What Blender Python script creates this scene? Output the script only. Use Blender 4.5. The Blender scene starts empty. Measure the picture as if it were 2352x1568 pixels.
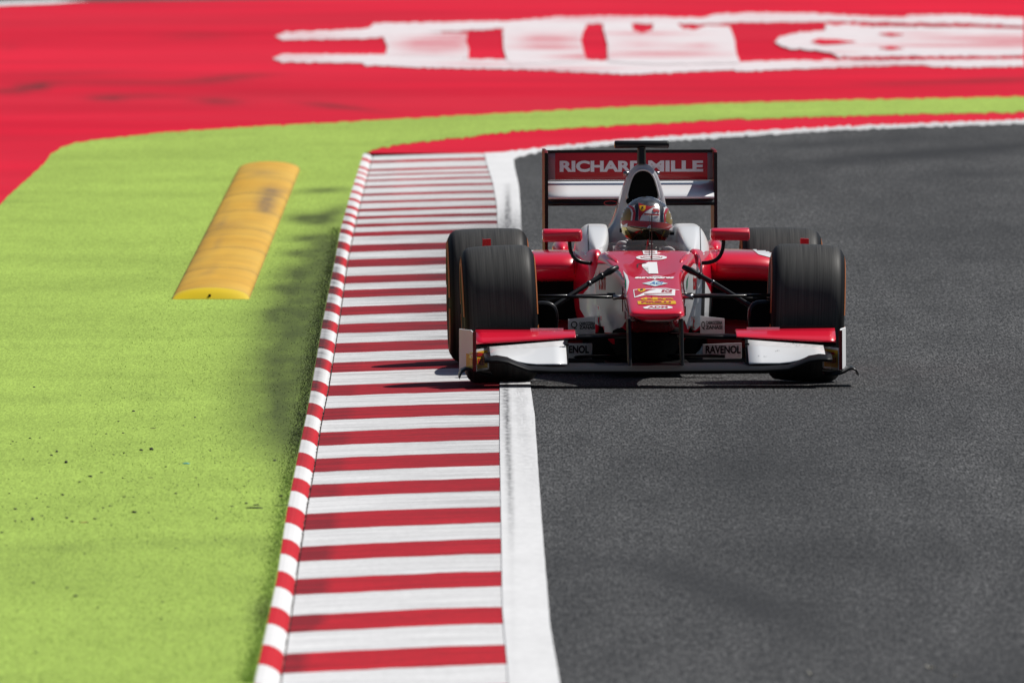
import bpy, bmesh, math, random
import numpy as np
from mathutils import Vector, Matrix
from mathutils.bvhtree import BVHTree
from mathutils import noise as mnoise

random.seed(7)
R = math.radians
S = bpy.context.scene
C = S.collection

# ------------------------------------------------------------------ camera, sky, sun, exposure
FPX, CX, CY = 62500.0, 1176.0, 784.0          # long telephoto, measured on a 2352 x 1568 survey grid
CAMH = 4.16
PITCH = math.atan(1894.0 / FPX)
cam_d = bpy.data.cameras.new('camera')
cam = bpy.data.objects.new('camera', cam_d); C.objects.link(cam)
cam.location = (0, 0, CAMH)
cam.rotation_euler = (R(90) - PITCH, 0, 0)
cam_d.sensor_width = 36.0
cam_d.lens = 36.0 * FPX / 2352.0
cam_d.clip_start = 1.0
cam_d.clip_end = 6000.0
cam_d.dof.use_dof = True
cam_d.dof.focus_distance = 131.0
cam_d.dof.aperture_fstop = 13.0
S.camera = cam

SUN_DIR = Vector((0.60, 0.38, 1.0)).normalized()      # towards the sun: high, behind the car, from the right
world = bpy.data.worlds.new('World'); S.world = world
world.use_nodes = True
wn = world.node_tree.nodes; wl = world.node_tree.links
bg = wn['Background']
sky = wn.new('ShaderNodeTexSky'); sky.sky_type = 'NISHITA'; sky.sun_disc = False
sky.sun_elevation = math.asin(SUN_DIR.z)
sky.sun_rotation = math.atan2(SUN_DIR.x, SUN_DIR.y)
sky.air_density = 1.0; sky.dust_density = 0.6; sky.ozone_density = 1.5
wl.new(sky.outputs[0], bg.inputs[0]); bg.inputs[1].default_value = 0.05
sun_d = bpy.data.lights.new('sun', 'SUN'); sun_d.energy = 5.0; sun_d.angle = R(0.53); sun_d.color = (1.0, 0.965, 0.91)
sun = bpy.data.objects.new('sun', sun_d); C.objects.link(sun)
sun.location = (60, 160, 90)
sun.rotation_euler = SUN_DIR.to_track_quat('Z', 'Y').to_euler()
S.view_settings.view_transform = 'Standard'; S.view_settings.look = 'None'
S.view_settings.exposure = -0.24; S.view_settings.gamma = 1.0
S.view_settings.use_curve_mapping = False
S.render.engine = 'CYCLES'
S.cycles.max_bounces = 6
S.cycles.use_denoising = True

# ------------------------------------------------------------------ helpers
fwd = Vector((0, math.cos(PITCH), -math.sin(PITCH)))
upv = Vector((0, math.sin(PITCH), math.cos(PITCH)))
CAMP = Vector((0, 0, CAMH))
def ray(px, py):
    return Vector((1, 0, 0)) * ((px - CX) / FPX) + upv * ((CY - py) / FPX) + fwd
def G(px, py, z=0.0):
    """survey grid -> point on the ground plane"""
    d = ray(px, py); t = (z - CAMH) / d.z
    return CAMP + d * t
def proj(x, y, z):
    d = Vector((x, y, z)) - CAMP
    w = d.dot(fwd)
    return CX + FPX * d.x / w, CY - FPX * d.dot(upv) / w

def new_mat(name):
    m = bpy.data.materials.new(name); m.use_nodes = True
    nt = m.node_tree
    return m, nt, nt.nodes['Principled BSDF']
def mat(name, col, rough=0.5, metal=0.0, coat=0.0, spec=0.5, noise=0.0, nscale=20.0, nvec=(1, 1, 1), bump=0.0, coat_rough=0.03):
    m, nt, b = new_mat(name)
    b.inputs['Base Color'].default_value = (*col, 1)
    b.inputs['Roughness'].default_value = rough
    b.inputs['Metallic'].default_value = metal
    b.inputs['Coat Weight'].default_value = coat
    b.inputs['Coat Roughness'].default_value = coat_rough
    b.inputs['Specular IOR Level'].default_value = spec
    if noise or bump:
        tc = nt.nodes.new('ShaderNodeTexCoord'); mp = nt.nodes.new('ShaderNodeMapping')
        mp.inputs['Scale'].default_value = nvec
        nt.links.new(tc.outputs['Object'], mp.inputs[0])
        nz = nt.nodes.new('ShaderNodeTexNoise'); nz.inputs['Scale'].default_value = nscale
        nz.inputs['Detail'].default_value = 5
        nt.links.new(mp.outputs[0], nz.inputs['Vector'])
        if noise:
            mr = nt.nodes.new('ShaderNodeMapRange')
            mr.inputs['From Min'].default_value = 0.3; mr.inputs['From Max'].default_value = 0.7
            mr.inputs['To Min'].default_value = 1 - noise; mr.inputs['To Max'].default_value = 1 + noise * 0.6
            nt.links.new(nz.outputs['Fac'], mr.inputs[0])
            mx = nt.nodes.new('ShaderNodeVectorMath'); mx.operation = 'SCALE'
            mx.inputs[0].default_value = col
            nt.links.new(mr.outputs[0], mx.inputs['Scale'])
            nt.links.new(mx.outputs[0], b.inputs['Base Color'])
        if bump:
            bp = nt.nodes.new('ShaderNodeBump'); bp.inputs['Strength'].default_value = bump
            bp.inputs['Distance'].default_value = 0.01
            nt.links.new(nz.outputs['Fac'], bp.inputs['Height'])
            nt.links.new(bp.outputs[0], b.inputs['Normal'])
    return m

def ground_mat(name, col, stain_col=(0.02, 0.02, 0.02), layers=(), rough=0.9, spec=0.2, stain_noise=None, tint=None):
    """layers: (scale_xyz, noise scale, amount, detail). An optional float attribute 'stain' darkens to stain_col."""
    m, nt, b = new_mat(name)
    N = nt.nodes; L = nt.links
    b.inputs['Roughness'].default_value = rough
    b.inputs['Specular IOR Level'].default_value = spec
    tc = N.new('ShaderNodeTexCoord')
    val = None
    for sc, ns, amt, det in layers:
        mp = N.new('ShaderNodeMapping'); mp.inputs['Scale'].default_value = sc
        L.new(tc.outputs['Object'], mp.inputs[0])
        nz = N.new('ShaderNodeTexNoise'); nz.inputs['Scale'].default_value = ns; nz.inputs['Detail'].default_value = det
        L.new(mp.outputs[0], nz.inputs['Vector'])
        mr = N.new('ShaderNodeMapRange'); mr.clamp = False
        mr.inputs['From Min'].default_value = 0.25; mr.inputs['From Max'].default_value = 0.75
        mr.inputs['To Min'].default_value = 1 - amt; mr.inputs['To Max'].default_value = 1 + amt
        L.new(nz.outputs['Fac'], mr.inputs[0])
        if val is None: val = mr.outputs[0]
        else:
            mu = N.new('ShaderNodeMath'); mu.operation = 'MULTIPLY'
            L.new(val, mu.inputs[0]); L.new(mr.outputs[0], mu.inputs[1]); val = mu.outputs[0]
    sc_ = N.new('ShaderNodeVectorMath'); sc_.operation = 'SCALE'; sc_.inputs[0].default_value = col
    if val is None: sc_.inputs['Scale'].default_value = 1.0
    else: L.new(val, sc_.inputs['Scale'])
    colour = sc_.outputs[0]
    if tint:
        tcol, tsc, tns = tint
        mp = N.new('ShaderNodeMapping'); mp.inputs['Scale'].default_value = tsc
        L.new(tc.outputs['Object'], mp.inputs[0])
        nz = N.new('ShaderNodeTexNoise'); nz.inputs['Scale'].default_value = tns; nz.inputs['Detail'].default_value = 4
        L.new(mp.outputs[0], nz.inputs['Vector'])
        mr = N.new('ShaderNodeMapRange'); mr.inputs['From Min'].default_value = 0.4; mr.inputs['From Max'].default_value = 0.75
        mr.inputs['To Max'].default_value = 0.6
        L.new(nz.outputs['Fac'], mr.inputs[0])
        mx = N.new('ShaderNodeMix'); mx.data_type = 'RGBA'
        L.new(mr.outputs[0], mx.inputs[0]); L.new(colour, mx.inputs[6]); mx.inputs[7].default_value = (*tcol, 1)
        colour = mx.outputs[2]
    at = N.new('ShaderNodeAttribute'); at.attribute_name = 'stain'
    fac = at.outputs['Fac']
    if stain_noise:
        mp = N.new('ShaderNodeMapping'); mp.inputs['Scale'].default_value = stain_noise[0]
        L.new(tc.outputs['Object'], mp.inputs[0])
        nz = N.new('ShaderNodeTexNoise'); nz.inputs['Scale'].default_value = stain_noise[1]; nz.inputs['Detail'].default_value = 4
        L.new(mp.outputs[0], nz.inputs['Vector'])
        mr = N.new('ShaderNodeMapRange'); mr.inputs['From Min'].default_value = 0.32; mr.inputs['From Max'].default_value = 0.62
        mr.inputs['To Min'].default_value = stain_noise[2]; mr.inputs['To Max'].default_value = 1.0
        L.new(nz.outputs['Fac'], mr.inputs[0])
        mu = N.new('ShaderNodeMath'); mu.operation = 'MULTIPLY'; mu.use_clamp = True
        L.new(fac, mu.inputs[0]); L.new(mr.outputs[0], mu.inputs[1]); fac = mu.outputs[0]
    mx = N.new('ShaderNodeMix'); mx.data_type = 'RGBA'
    L.new(fac, mx.inputs[0]); L.new(colour, mx.inputs[6]); mx.inputs[7].default_value = (*stain_col, 1)
    L.new(mx.outputs[2], b.inputs['Base Color'])
    return m

def tag(o, label=None, cat=None, group=None, kind=None):
    if label: o['label'] = label
    if cat: o['category'] = cat
    if group: o['group'] = group
    if kind: o['kind'] = kind
    return o
def link(name, me, m=None, parent=None, smooth=False, subsurf=0, bevel=0.0, solid=0.0):
    o = bpy.data.objects.new(name, me); C.objects.link(o)
    if m is not None:
        me.materials.append(m)
    if parent is not None: o.parent = parent
    if smooth:
        me.polygons.foreach_set('use_smooth', [True] * len(me.polygons))
    if solid:
        md = o.modifiers.new('solid', 'SOLIDIFY'); md.thickness = solid; md.offset = 0
    if bevel:
        md = o.modifiers.new('bevel', 'BEVEL'); md.width = bevel; md.segments = 2; md.limit_method = 'ANGLE'
    if subsurf:
        md = o.modifiers.new('subsurf', 'SUBSURF'); md.levels = subsurf; md.render_levels = subsurf
    return o
def mesh_of(vs, fs, name='mesh'):
    me = bpy.data.meshes.new(name); me.from_pydata([tuple(v) for v in vs], [], fs); me.update()
    bm = bmesh.new(); bm.from_mesh(me)
    bmesh.ops.recalc_face_normals(bm, faces=bm.faces)
    bm.to_mesh(me); bm.free()
    return me
def bm_mesh(bm, name='mesh', recalc=True):
    if recalc: bmesh.ops.recalc_face_normals(bm, faces=bm.faces)
    me = bpy.data.meshes.new(name); bm.to_mesh(me); bm.free(); return me
def loft(rings, cap0=True, cap1=True, closed=True):
    n = len(rings[0]); vs = [p for r in rings for p in r]; fs = []
    for i in range(len(rings) - 1):
        for j in range(n if closed else n - 1):
            k = (j + 1) % n
            fs.append((i * n + j, i * n + k, (i + 1) * n + k, (i + 1) * n + j))
    if cap0 and closed: fs.append(tuple(range(n - 1, -1, -1)))
    if cap1 and closed: fs.append(tuple(range((len(rings) - 1) * n, len(rings) * n)))
    return mesh_of(vs, fs)
def box_bm(bm, x0, x1, y0, y1, z0, z1):
    v = [bm.verts.new(p) for p in ((x0,y0,z0),(x1,y0,z0),(x1,y1,z0),(x0,y1,z0),(x0,y0,z1),(x1,y0,z1),(x1,y1,z1),(x0,y1,z1))]
    for f in ((0,1,2,3),(4,5,6,7),(0,1,5,4),(1,2,6,5),(2,3,7,6),(3,0,4,7)): bm.faces.new([v[i] for i in f])
def box(x0, x1, y0, y1, z0, z1):
    bm = bmesh.new(); box_bm(bm, x0, x1, y0, y1, z0, z1); return bm_mesh(bm)
def tube(path, r, n=10, flat=1.0):
    """tube along a path; r number or list"""
    path = [Vector(p) for p in path]; rings = []
    for i, p in enumerate(path):
        t = (path[min(i + 1, len(path) - 1)] - path[max(i - 1, 0)]).normalized()
        a = Vector((0, 0, 1)) if abs(t.z) < 0.9 else Vector((0, 1, 0))
        s = t.cross(a).normalized(); u = s.cross(t).normalized()
        rr = r[i] if isinstance(r, (list, tuple)) else r
        rings.append([p + (s * math.cos(q) + u * math.sin(q) * flat) * rr for q in [2 * math.pi * k / n for k in range(n)]])
    return loft(rings)
def bez(p0, p1, p2, p3, n=12):
    p0, p1, p2, p3 = map(Vector, (p0, p1, p2, p3)); out = []
    for i in range(n + 1):
        t = i / n; s = 1 - t
        out.append(p0 * s**3 + p1 * 3 * s * s * t + p2 * 3 * s * t * t + p3 * t**3)
    return out
def plate(quad_outline, thick, axis):
    """extrude a 3D outline by vector axis*thick"""
    a = Vector(axis).normalized() * thick * 0.5
    A = [Vector(p) - a for p in quad_outline]; B = [Vector(p) + a for p in quad_outline]
    return loft([A, B])
def lathe_x(profile, n=72):
    """profile of (x, r) closed loop, revolved about local X"""
    rings = []
    for k in range(n):
        q = 2 * math.pi * k / n
        rings.append([(x, r * math.cos(q), r * math.sin(q)) for x, r in profile])
    rings.append(rings[0])
    m = len(profile); vs = [p for r in rings[:-1] for p in r]; fs = []
    for i in range(n):
        i2 = (i + 1) % n
        for j in range(m):
            k = (j + 1) % m
            fs.append((i * m + j, i * m + k, i2 * m + k, i2 * m + j))
    return mesh_of(vs, fs)
def mirror_pts(pts): return [(-p[0], p[1], p[2]) for p in pts]
def mirror_mesh(me):
    m2 = me.copy()
    bm = bmesh.new(); bm.from_mesh(m2)
    for v in bm.verts: v.co.x = -v.co.x
    bmesh.ops.reverse_faces(bm, faces=bm.faces)
    bm.to_mesh(m2); bm.free(); return m2

# ------------------------------------------------------------------ ground materials
M_ASPH = ground_mat('asphalt', (0.054, 0.0537, 0.0538), (0.016, 0.016, 0.017),
    layers=[((1, 0.04, 1), 115, 1.35, 2), ((1, 0.05, 1), 42, 0.5, 3), ((0.8, 0.04, 1), 7, 0.22, 3), ((0.7, 0.03, 1), 1.8, 0.24, 3), ((0.2, 0.07, 1), 1.6, 0.24, 2)], rough=0.75, spec=0.22)
M_GREEN = ground_mat('green_turf', (0.332, 0.468, 0.092), (0.030, 0.036, 0.020),
    layers=[((1, 0.05, 1), 130, 0.30, 3), ((0.6, 0.05, 1), 14, 0.05, 3), ((0.3, 0.14, 1), 2.6, 0.12, 4), ((0.10, 0.5, 1), 1.1, 0.05, 3)], rough=0.95, spec=0.1,
    stain_noise=((0.8, 0.06, 1), 12, 0.84))
M_RED = ground_mat('red_runoff_paint', (0.64, 0.012, 0.038), (0.05, 0.035, 0.035),
    layers=[((0.3, 0.25, 1), 1.2, 0.14, 4), ((0.15, 0.15, 1), 0.5, 0.14, 3)], rough=0.9, spec=0.05,
    stain_noise=((0.3, 0.3, 1), 3, 0.45), tint=((0.60, 0.035, 0.06), (0.12, 0.16, 1), 0.8))
M_WHITE = ground_mat('white_road_paint', (0.76, 0.76, 0.765), (0.05, 0.05, 0.055),
    layers=[((1, 0.12, 1), 30, 0.05, 4), ((1, 0.2, 1), 4, 0.05, 3)], rough=0.7, spec=0.2, stain_noise=((1, 0.1, 1), 45, 0.4))
M_KWHITE = ground_mat('kerb_white_paint', (0.75, 0.75, 0.755), (0.13, 0.12, 0.12),
    layers=[((0.4, 1.4, 1), 5, 0.16, 5), ((1, 0.3, 1), 40, 0.10, 3)], rough=0.75, spec=0.15, stain_noise=((0.35, 1.6, 1), 5, 0.0))
M_KRED = ground_mat('kerb_red_paint', (0.52, 0.010, 0.022), (0.060, 0.010, 0.015),
    layers=[((0.4, 1.4, 1), 5, 0.34, 5), ((1, 0.3, 1), 40, 0.16, 3)], rough=0.75, spec=0.15, stain_noise=((0.5, 1.2, 1), 4, 0.55))
M_LOGO = ground_mat('white_logo_paint', (0.77, 0.745, 0.76), (0.62, 0.05, 0.09),
    layers=[((1, 0.3, 1), 6, 0.05, 3)], rough=0.8, spec=0.2, stain_noise=((0.3, 1.0, 1), 1.6, 0.15))

M_LWHITE = ground_mat('lip_white_paint', (0.75, 0.75, 0.755), (0.10, 0.10, 0.11), layers=[((0.6, 1, 1), 9, 0.06, 4)], rough=0.75, spec=0.15, stain_noise=((1, .3, 1), 7, 0.6))
M_LRED = ground_mat('lip_red_paint', (0.56, 0.010, 0.022), (0.020, 0.016, 0.018), layers=[((0.6, 1, 1), 9, 0.14, 4)], rough=0.75, spec=0.15, stain_noise=((1, .5, 1), 14, 0.6))
# ------------------------------------------------------------------ ground sheets
def jag(poly, amp, step, close=True):  # ragged outline; on far markings the shape stands in for heat shimmer
    out = []; n = len(poly)
    for i in range(n if close else n - 1):
        a = poly[i]; b = poly[(i + 1) % n]
        d = math.hypot(b[0] - a[0], b[1] - a[1]); k = max(1, int(d / step))
        for j in range(k):
            t = j / k
            x = a[0] + (b[0] - a[0]) * t; y = a[1] + (b[1] - a[1]) * t
            w = mnoise.noise((x * 0.09, y * 0.2, 3.1)) + 0.6 * mnoise.noise((x * 0.3, y * 0.5, 8.0))
            out.append((x + 0.5 * amp * mnoise.noise((x * 0.1, y * 0.13, 9.7)), y + amp * w))
    if not close: out.append(poly[-1])
    return out
def sheet(name, poly, z, m, xs=(), ys=(), stain=None, parent=None):
    bm = bmesh.new()
    vs = [bm.verts.new(G(px, py, z)) for px, py in poly]
    f = bm.faces.new(vs)
    if f.normal.z < 0: f.normal_flip()
    if len(poly) > 4: bmesh.ops.triangulate(bm, faces=[f])
    for x in xs:
        bmesh.ops.bisect_plane(bm, geom=bm.verts[:] + bm.edges[:] + bm.faces[:], plane_co=(x, 0, 0), plane_no=(1, 0, 0))
    for y in ys:
        bmesh.ops.bisect_plane(bm, geom=bm.verts[:] + bm.edges[:] + bm.faces[:], plane_co=(0, y, 0), plane_no=(0, 1, 0))
    for f in bm.faces:
        f.normal_update()
        if f.normal.z < 0: f.normal_flip()
    me = bm_mesh(bm, name, recalc=False)
    if stain:
        at = me.attributes.new('stain', 'FLOAT', 'POINT')
        for i, v in enumerate(me.vertices):
            at.data[i].value = stain(*proj(v.co.x, v.co.y, v.co.z))
    return link(name, me, m, parent)
def blob(px, py, cx, cy, rx, ry, ang=0.0, soft=1.0):
    dx, dy = px - cx, py - cy; c, s = math.cos(ang), math.sin(ang)
    u = (dx * c + dy * s) / rx; v = (-dx * s + dy * c) / ry
    return math.exp(-(u * u + v * v) * soft)
def frange(a, b, s):
    out = []
    while a < b: out.append(a); a += s
    return out

# the wide earth under everything
g = link('ground', mesh_of([(-3000, -500, -0.14), (3000, -500, -0.14), (3000, 4000, -0.14), (-3000, 4000, -0.14)], [(0, 1, 2, 3)]), M_ASPH)
tag(g, kind='structure')

# edges surveyed along the kerb (grid x, grid y)
LIP_OUT = [(568, 1640), (583, 1555), (608, 1443), (633, 1326), (655, 1177), (682, 1042), (703, 942), (716, 870), (737, 746), (768, 590), (779, 527), (800, 453), (832, 352)]
GUTTER = [(632, 1640), (646, 1537), (667, 1407), (687, 1267), (705, 1150), (723, 1055), (737, 965), (755, 879), (780, 725), (799, 590), (819, 497), (851, 371), (856, 352)]
SLAB_R = [(1172, 1640), (1166, 1524), (1155, 1400), (1152, 1200), (1149, 1020), (1149, 870), (1148, 700), (1146, 560), (1142, 470), (1133, 420), (1121, 380), (1114, 352)]
LINE_R = [(1300, 1640), (1286, 1564), (1264, 1438), (1248, 1244), (1237, 1087), (1228, 951), (1219, 890), (1208, 720), (1200, 580), (1196, 480), (1192, 426), (1182, 384), (1180, 366)]
def edge_x(line, D):
    pts = sorted(((G(px, py).y, G(px, py).x) for px, py in line))
    return float(np.interp(D, [p[0] for p in pts], [p[1] for p in pts]))

# red painted run-off lies under the turf on the left and behind the corner
WL_MID = [(1180, 356), (1260, 343), (1330, 333), (1480, 323), (1676, 309), (1926, 293), (2352, 278), (4200, 205)]
red_poly = [(-2600, 2600), (-2600, 60), (-300, 22), (0, 14), (200, 5), (600, 0), (1200, -6), (2400, -14), (4200, -22)] + WL_MID[::-1] + [(1100, 352), (845, 352)] + \
    [(p[0] - 26, p[1]) for p in LIP_OUT[::-1]] + [(420, 2600)]
def red_stain(px, py):
    v = 0.0
    for cx, cy, rx, ry, a, w in ((75, 202, 45, 9, -0.15, .75), (10, 210, 40, 6, 0, .55), (250, 225, 42, 8, 0, .55), (330, 221, 60, 6, 0, .35), (520, 180, 90, 7, -0.08, .55),
                                 (300, 190, 300, 9, 0, .25), (500, 233, 50, 8, .05, .5), (750, 242, 55, 6, .09, .5), (830, 252, 60, 5, .12, .3), (450, 82, 80, 9, 0, .25), (15, 108, 20, 8, 0, .25),
                                 (150, 170, 200, 8, -.05, .2), (2280, 186, 130, 6, -.03, .45), (2080, 192, 120, 5, -.03, .3), (700, 214, 300, 12, 0, .14), (1500, 200, 300, 14, 0, .08)):
        v += 1.35 * w * blob(px, py, cx, cy, rx, ry, a)
    return min(v, .9)
o = sheet('red_runoff', jag(red_poly, 0, 400), 0.0, M_RED, xs=frange(-4.4, 4.4, .12), ys=frange(182, 236, .8), stain=red_stain)
tag(o, 'red painted asphalt run-off behind the corner with dark skid scuffs', None, kind='structure')

# race track
trk = [(4200, 205)][::-1] + [(4200, 2600), (1480, 2600)] + [(p[0] + 0, p[1]) for p in SLAB_R] + [(1150, 356)] + WL_MID[:-1]
def trk_stain(px, py):
    v = 0.0
    for cx, cy, rx, ry, a, w in ((2150, 352, 420, 12, -.08, .55), (1900, 330, 300, 8, -.05, .35), (2250, 400, 260, 9, -.05, .28), (1400, 455, 260, 10, 0, .2), (1750, 1180, 330, 260, 0, .12),
                                 (1560, 1320, 160, 34, .3, .28), (1760, 1400, 130, 40, .3, .28), (1900, 1010, 300, 120, -.2, .12), (1300, 1290, 120, 22, 0, .2), (2330, 1560, 120, 60, 0, .3), (2150, 900, 200, 90, .2, .08)):
        v += 2.0 * w * blob(px, py, cx, cy, rx, ry, a)
    return min(v, .85)
o = sheet('race_track', trk, 0.0, M_ASPH, xs=frange(-.1, 4.4, .15), ys=frange(97, 190, 1.6), stain=trk_stain)
tag(o, 'dark grey asphalt race track with faint rubbered racing line', None, kind='structure')

# turf strip, sharp against the red, ragged at the kerb
green_far = [(-200, 640), (0, 470), (38, 432), (70, 404), (100, 378), (118, 354), (140, 340), (165, 330), (250, 317), (400, 302), (600, 290), (850, 277), (1176, 259), (1426, 246), (1676, 237), (1926, 230), (2352, 222), (3200, 205)]
green_near = [(3200, 240), (2352, 257), (1926, 267), (1676, 274), (1426, 288), (1176, 302), (1000, 322), (930, 331), (862, 341), (846, 350)]
gl = [(p[0] + 3, p[1]) for p in LIP_OUT[::-1]]
green_poly = jag(green_far, 3.0, 7, False) + jag(green_near, 4.0, 6, False) + gl + [(560, 2600), (-200, 2600)]
def green_stain(px, py):
    # rubber laid down beside the kerb
    lip = np.interp(py, [p[1] for p in LIP_OUT[::-1]], [p[0] for p in LIP_OUT[::-1]])
    d = lip - px
    v = 0.0
    if d > -30:
        amp = np.interp(py, [430, 480, 520, 600, 680, 760, 850, 950, 1040, 1110, 1190, 1300, 1500], [0, .2, .4, .65, .95, 1.05, 1.0, .88, .60, .30, .08, .04, .02])
        wid = np.interp(py, [430, 520, 600, 680, 760, 850, 950, 1040, 1110, 1300], [34, 60, 100, 130, 132, 118, 104, 80, 54, 26])
        v += amp * math.exp(-(max(d, 0) / wid) ** 2)
    # broad faint half-round smear
    q = blob(px, py, 612, 905, 124, 158, 0.25, 1.0)
    v += 0.27 * max(0, min(1, (q - .26) * 2.2)) ** 1.1
    for cx, cy, rx, ry, a, w in ((745, 437, 62, 7, -.05, .7), (705, 503, 48, 13, .05, .95), (650, 720, 60, 30, -.2, .35), (660, 620, 50, 14, -.2, .3), (760, 490, 40, 14, -.3, .5), (700, 548, 50, 8, -.06, .6), (745, 556, 40, 12, 0, .4), (680, 581, 44, 8, 0, .6), (735, 585, 40, 16, 0, .4),
                                 (715, 622, 60, 12, -.25, .55), (650, 660, 46, 9, -.1, .45), (700, 668, 50, 18, 0, .4), (640, 720, 36, 10, 0, .25), (90, 463, 50, 3, 0, .35), (75, 490, 30, 2.5, 0, .2),
                                 (30, 463, 40, 4, 0, .2), (300, 905, 400, 3.5, -.03, .13), (250, 918, 300, 3.5, -.03, .11), (430, 1246, 250, 9, -.04, .17), (600, 1400, 36, 30, 0, .4), (600, 1262, 70, 22, 0, .18),
                                 (200, 1330, 260, 30, 0, .08), (60, 1290, 130, 22, 0, .12), (130, 1255, 90, 9, 0, .2), (30, 720, 60, 70, 0, .05), (420, 1420, 300, 30, 0, .08), (560, 1330, 80, 12, 0, .12), (450, 990, 200, 6, 0, .06)):
        v += w * blob(px, py, cx, cy, rx, ry, a)
    return min(max(v, 0), .84)
o = sheet('green_runoff', green_poly, 0.004, M_GREEN, xs=frange(-1.95, -.55, .025), ys=frange(97, 190, .55), stain=green_stain)
tag(o, 'lime green artificial turf verge with black rubber smears', None, kind='structure')

# white line beside the kerb and on round the far side of the corner
wl_poly = [(p[0] - 1, p[1]) for p in SLAB_R[:-2]] + [(1119, 380), (1112, 351), (1160, 349)] + jag([(1176, 346), (1300, 333), (1426, 320), (1676, 304), (1926, 290), (2352, 274), (3600, 226)], 4.0, 5, False) + \
    jag([(3600, 234), (2352, 284), (1926, 299), (1676, 315), (1480, 328), (1330, 340), (1250, 347), (1195, 359)], 4.0, 5, False) + jag(LINE_R[::-1], 1.2, 12, False)
def wl_stain_and_haze(px, py):
    v = 0.0
    if py > 420:
        c = np.interp(py, [700, 880, 1000, 1130, 1200, 1568], [1166, 1163, 1166, 1172, 1174, 1180])
        amp = np.interp(py, [420, 480, 560, 700, 860, 930, 1050, 1150, 1230, 1300, 1568], [.2, .9, .95, .7, .75, .85, .8, .6, .25, .1, .05])
        v += amp * math.exp(-((px - c) / 7.0) ** 2)
        v += np.interp(py, [420, 560, 860, 1000, 1150, 1300], [0, .35, .4, .25, .12, 0]) * (0.6 + 0.4 * math.sin(px * .9))
        v += .75 * float(np.interp(py, [470, 505, 540, 700, 860, 900], [0, .5, 1, .6, .25, 0]))
    if px > 1230 and py < 350: v += .22  # far stretch greyed in colour to stand in for heat haze
    return min(v, .95)
o = sheet('white_edge_line', wl_poly, 0.005, M_WHITE, xs=frange(-.16, .16, .0125) + frange(.2, 4.4, .4), ys=frange(97, 172, .8), stain=wl_stain_and_haze)
tag(o, 'white painted track edge line scuffed with black rubber', None, kind='structure')

# pale far edge line and strip at the back of the run-off
o = sheet('far_edge_line', jag([(-900, 30), (-300, 21), (0, 13), (120, 9), (205, 3), (120, 1), (0, 5), (-300, 13), (-900, 22)], .8, 12), 0.006, M_WHITE)
tag(o, kind='structure')

# large sponsor lettering painted on the run-off: two rules with letter blocks between
def L2(pts): return [(x * .5, y * .5) for x, y in pts]           # left half of the survey
def R2(pts): return [(1176 + x * .5, y * .5) for x, y in pts]
logo = []
logo.append(L2([(1262, 165), (1310, 148), (1500, 143), (1690, 131), (1720, 108), (2000, 103), (2352, 96)]) + R2([(200, 78), (420, 74), (620, 76), (860, 84), (930, 68), (1080, 60), (1350, 62), (1560, 72), (1800, 80), (1815, 70), (2050, 68), (2352, 82), (2352, 120), (2100, 108), (1800, 105), (1500, 98), (1300, 102), (1000, 104), (900, 112), (500, 108), (200, 112), (0, 128)]) + L2([(2200, 138), (1900, 152), (1720, 176), (1500, 180), (1300, 184)]))
logo.append(L2([(1250, 268), (1300, 250), (1500, 250), (1740, 250), (1900, 258), (2150, 272), (2352, 272)]) + R2([(300, 276), (600, 282), (900, 290), (1060, 284), (1250, 278), (1500, 276), (1900, 276), (2100, 272), (2352, 270), (2352, 304), (2100, 310), (1930, 306), (1900, 298), (1600, 306), (1300, 318), (1060, 328), (980, 322), (800, 330), (560, 342), (400, 336), (200, 326), (0, 318)]) + L2([(2200, 314), (2000, 312), (1800, 306), (1680, 302), (1660, 288), (1500, 288), (1300, 286)]))
logo.append(L2([(1762, 172), (1900, 148), (2150, 152), (2140, 190), (2155, 225), (2150, 270), (1950, 262), (1770, 252), (1780, 215)]))
logo.append(L2([(2310, 134), (2352, 120)]) + R2([(0, 118), (250, 108), (345, 112), (325, 150), (318, 190), (330, 240), (345, 280), (150, 290), (0, 300)]) + L2([(2330, 280), (2312, 220)]))
logo.append(R2([(420, 106), (545, 106), (560, 142), (600, 152), (645, 140), (650, 106), (760, 110), (790, 134), (850, 136), (890, 118), (1000, 122), (1022, 180), (1030, 240), (1048, 290), (700, 296), (440, 284), (438, 200), (418, 130)]))
logo.append(R2([(1205, 195), (1230, 170), (1330, 150), (1440, 140), (1440, 114), (1590, 114), (1605, 122), (1850, 124), (2100, 126), (2352, 128), (2352, 256), (2100, 258), (1800, 258), (1500, 262), (1470, 246), (1400, 232), (1260, 222)]))
for pts in logo:
    cxm = sum(p[0] for p in pts) / len(pts)
logo_root = bpy.data.objects.new('painted_logo', None); C.objects.link(logo_root); logo_root.location = G(1700, 95, 0)
tag(logo_root, 'white sponsor lettering painted across the red run-off in the background', 'road marking')
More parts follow.
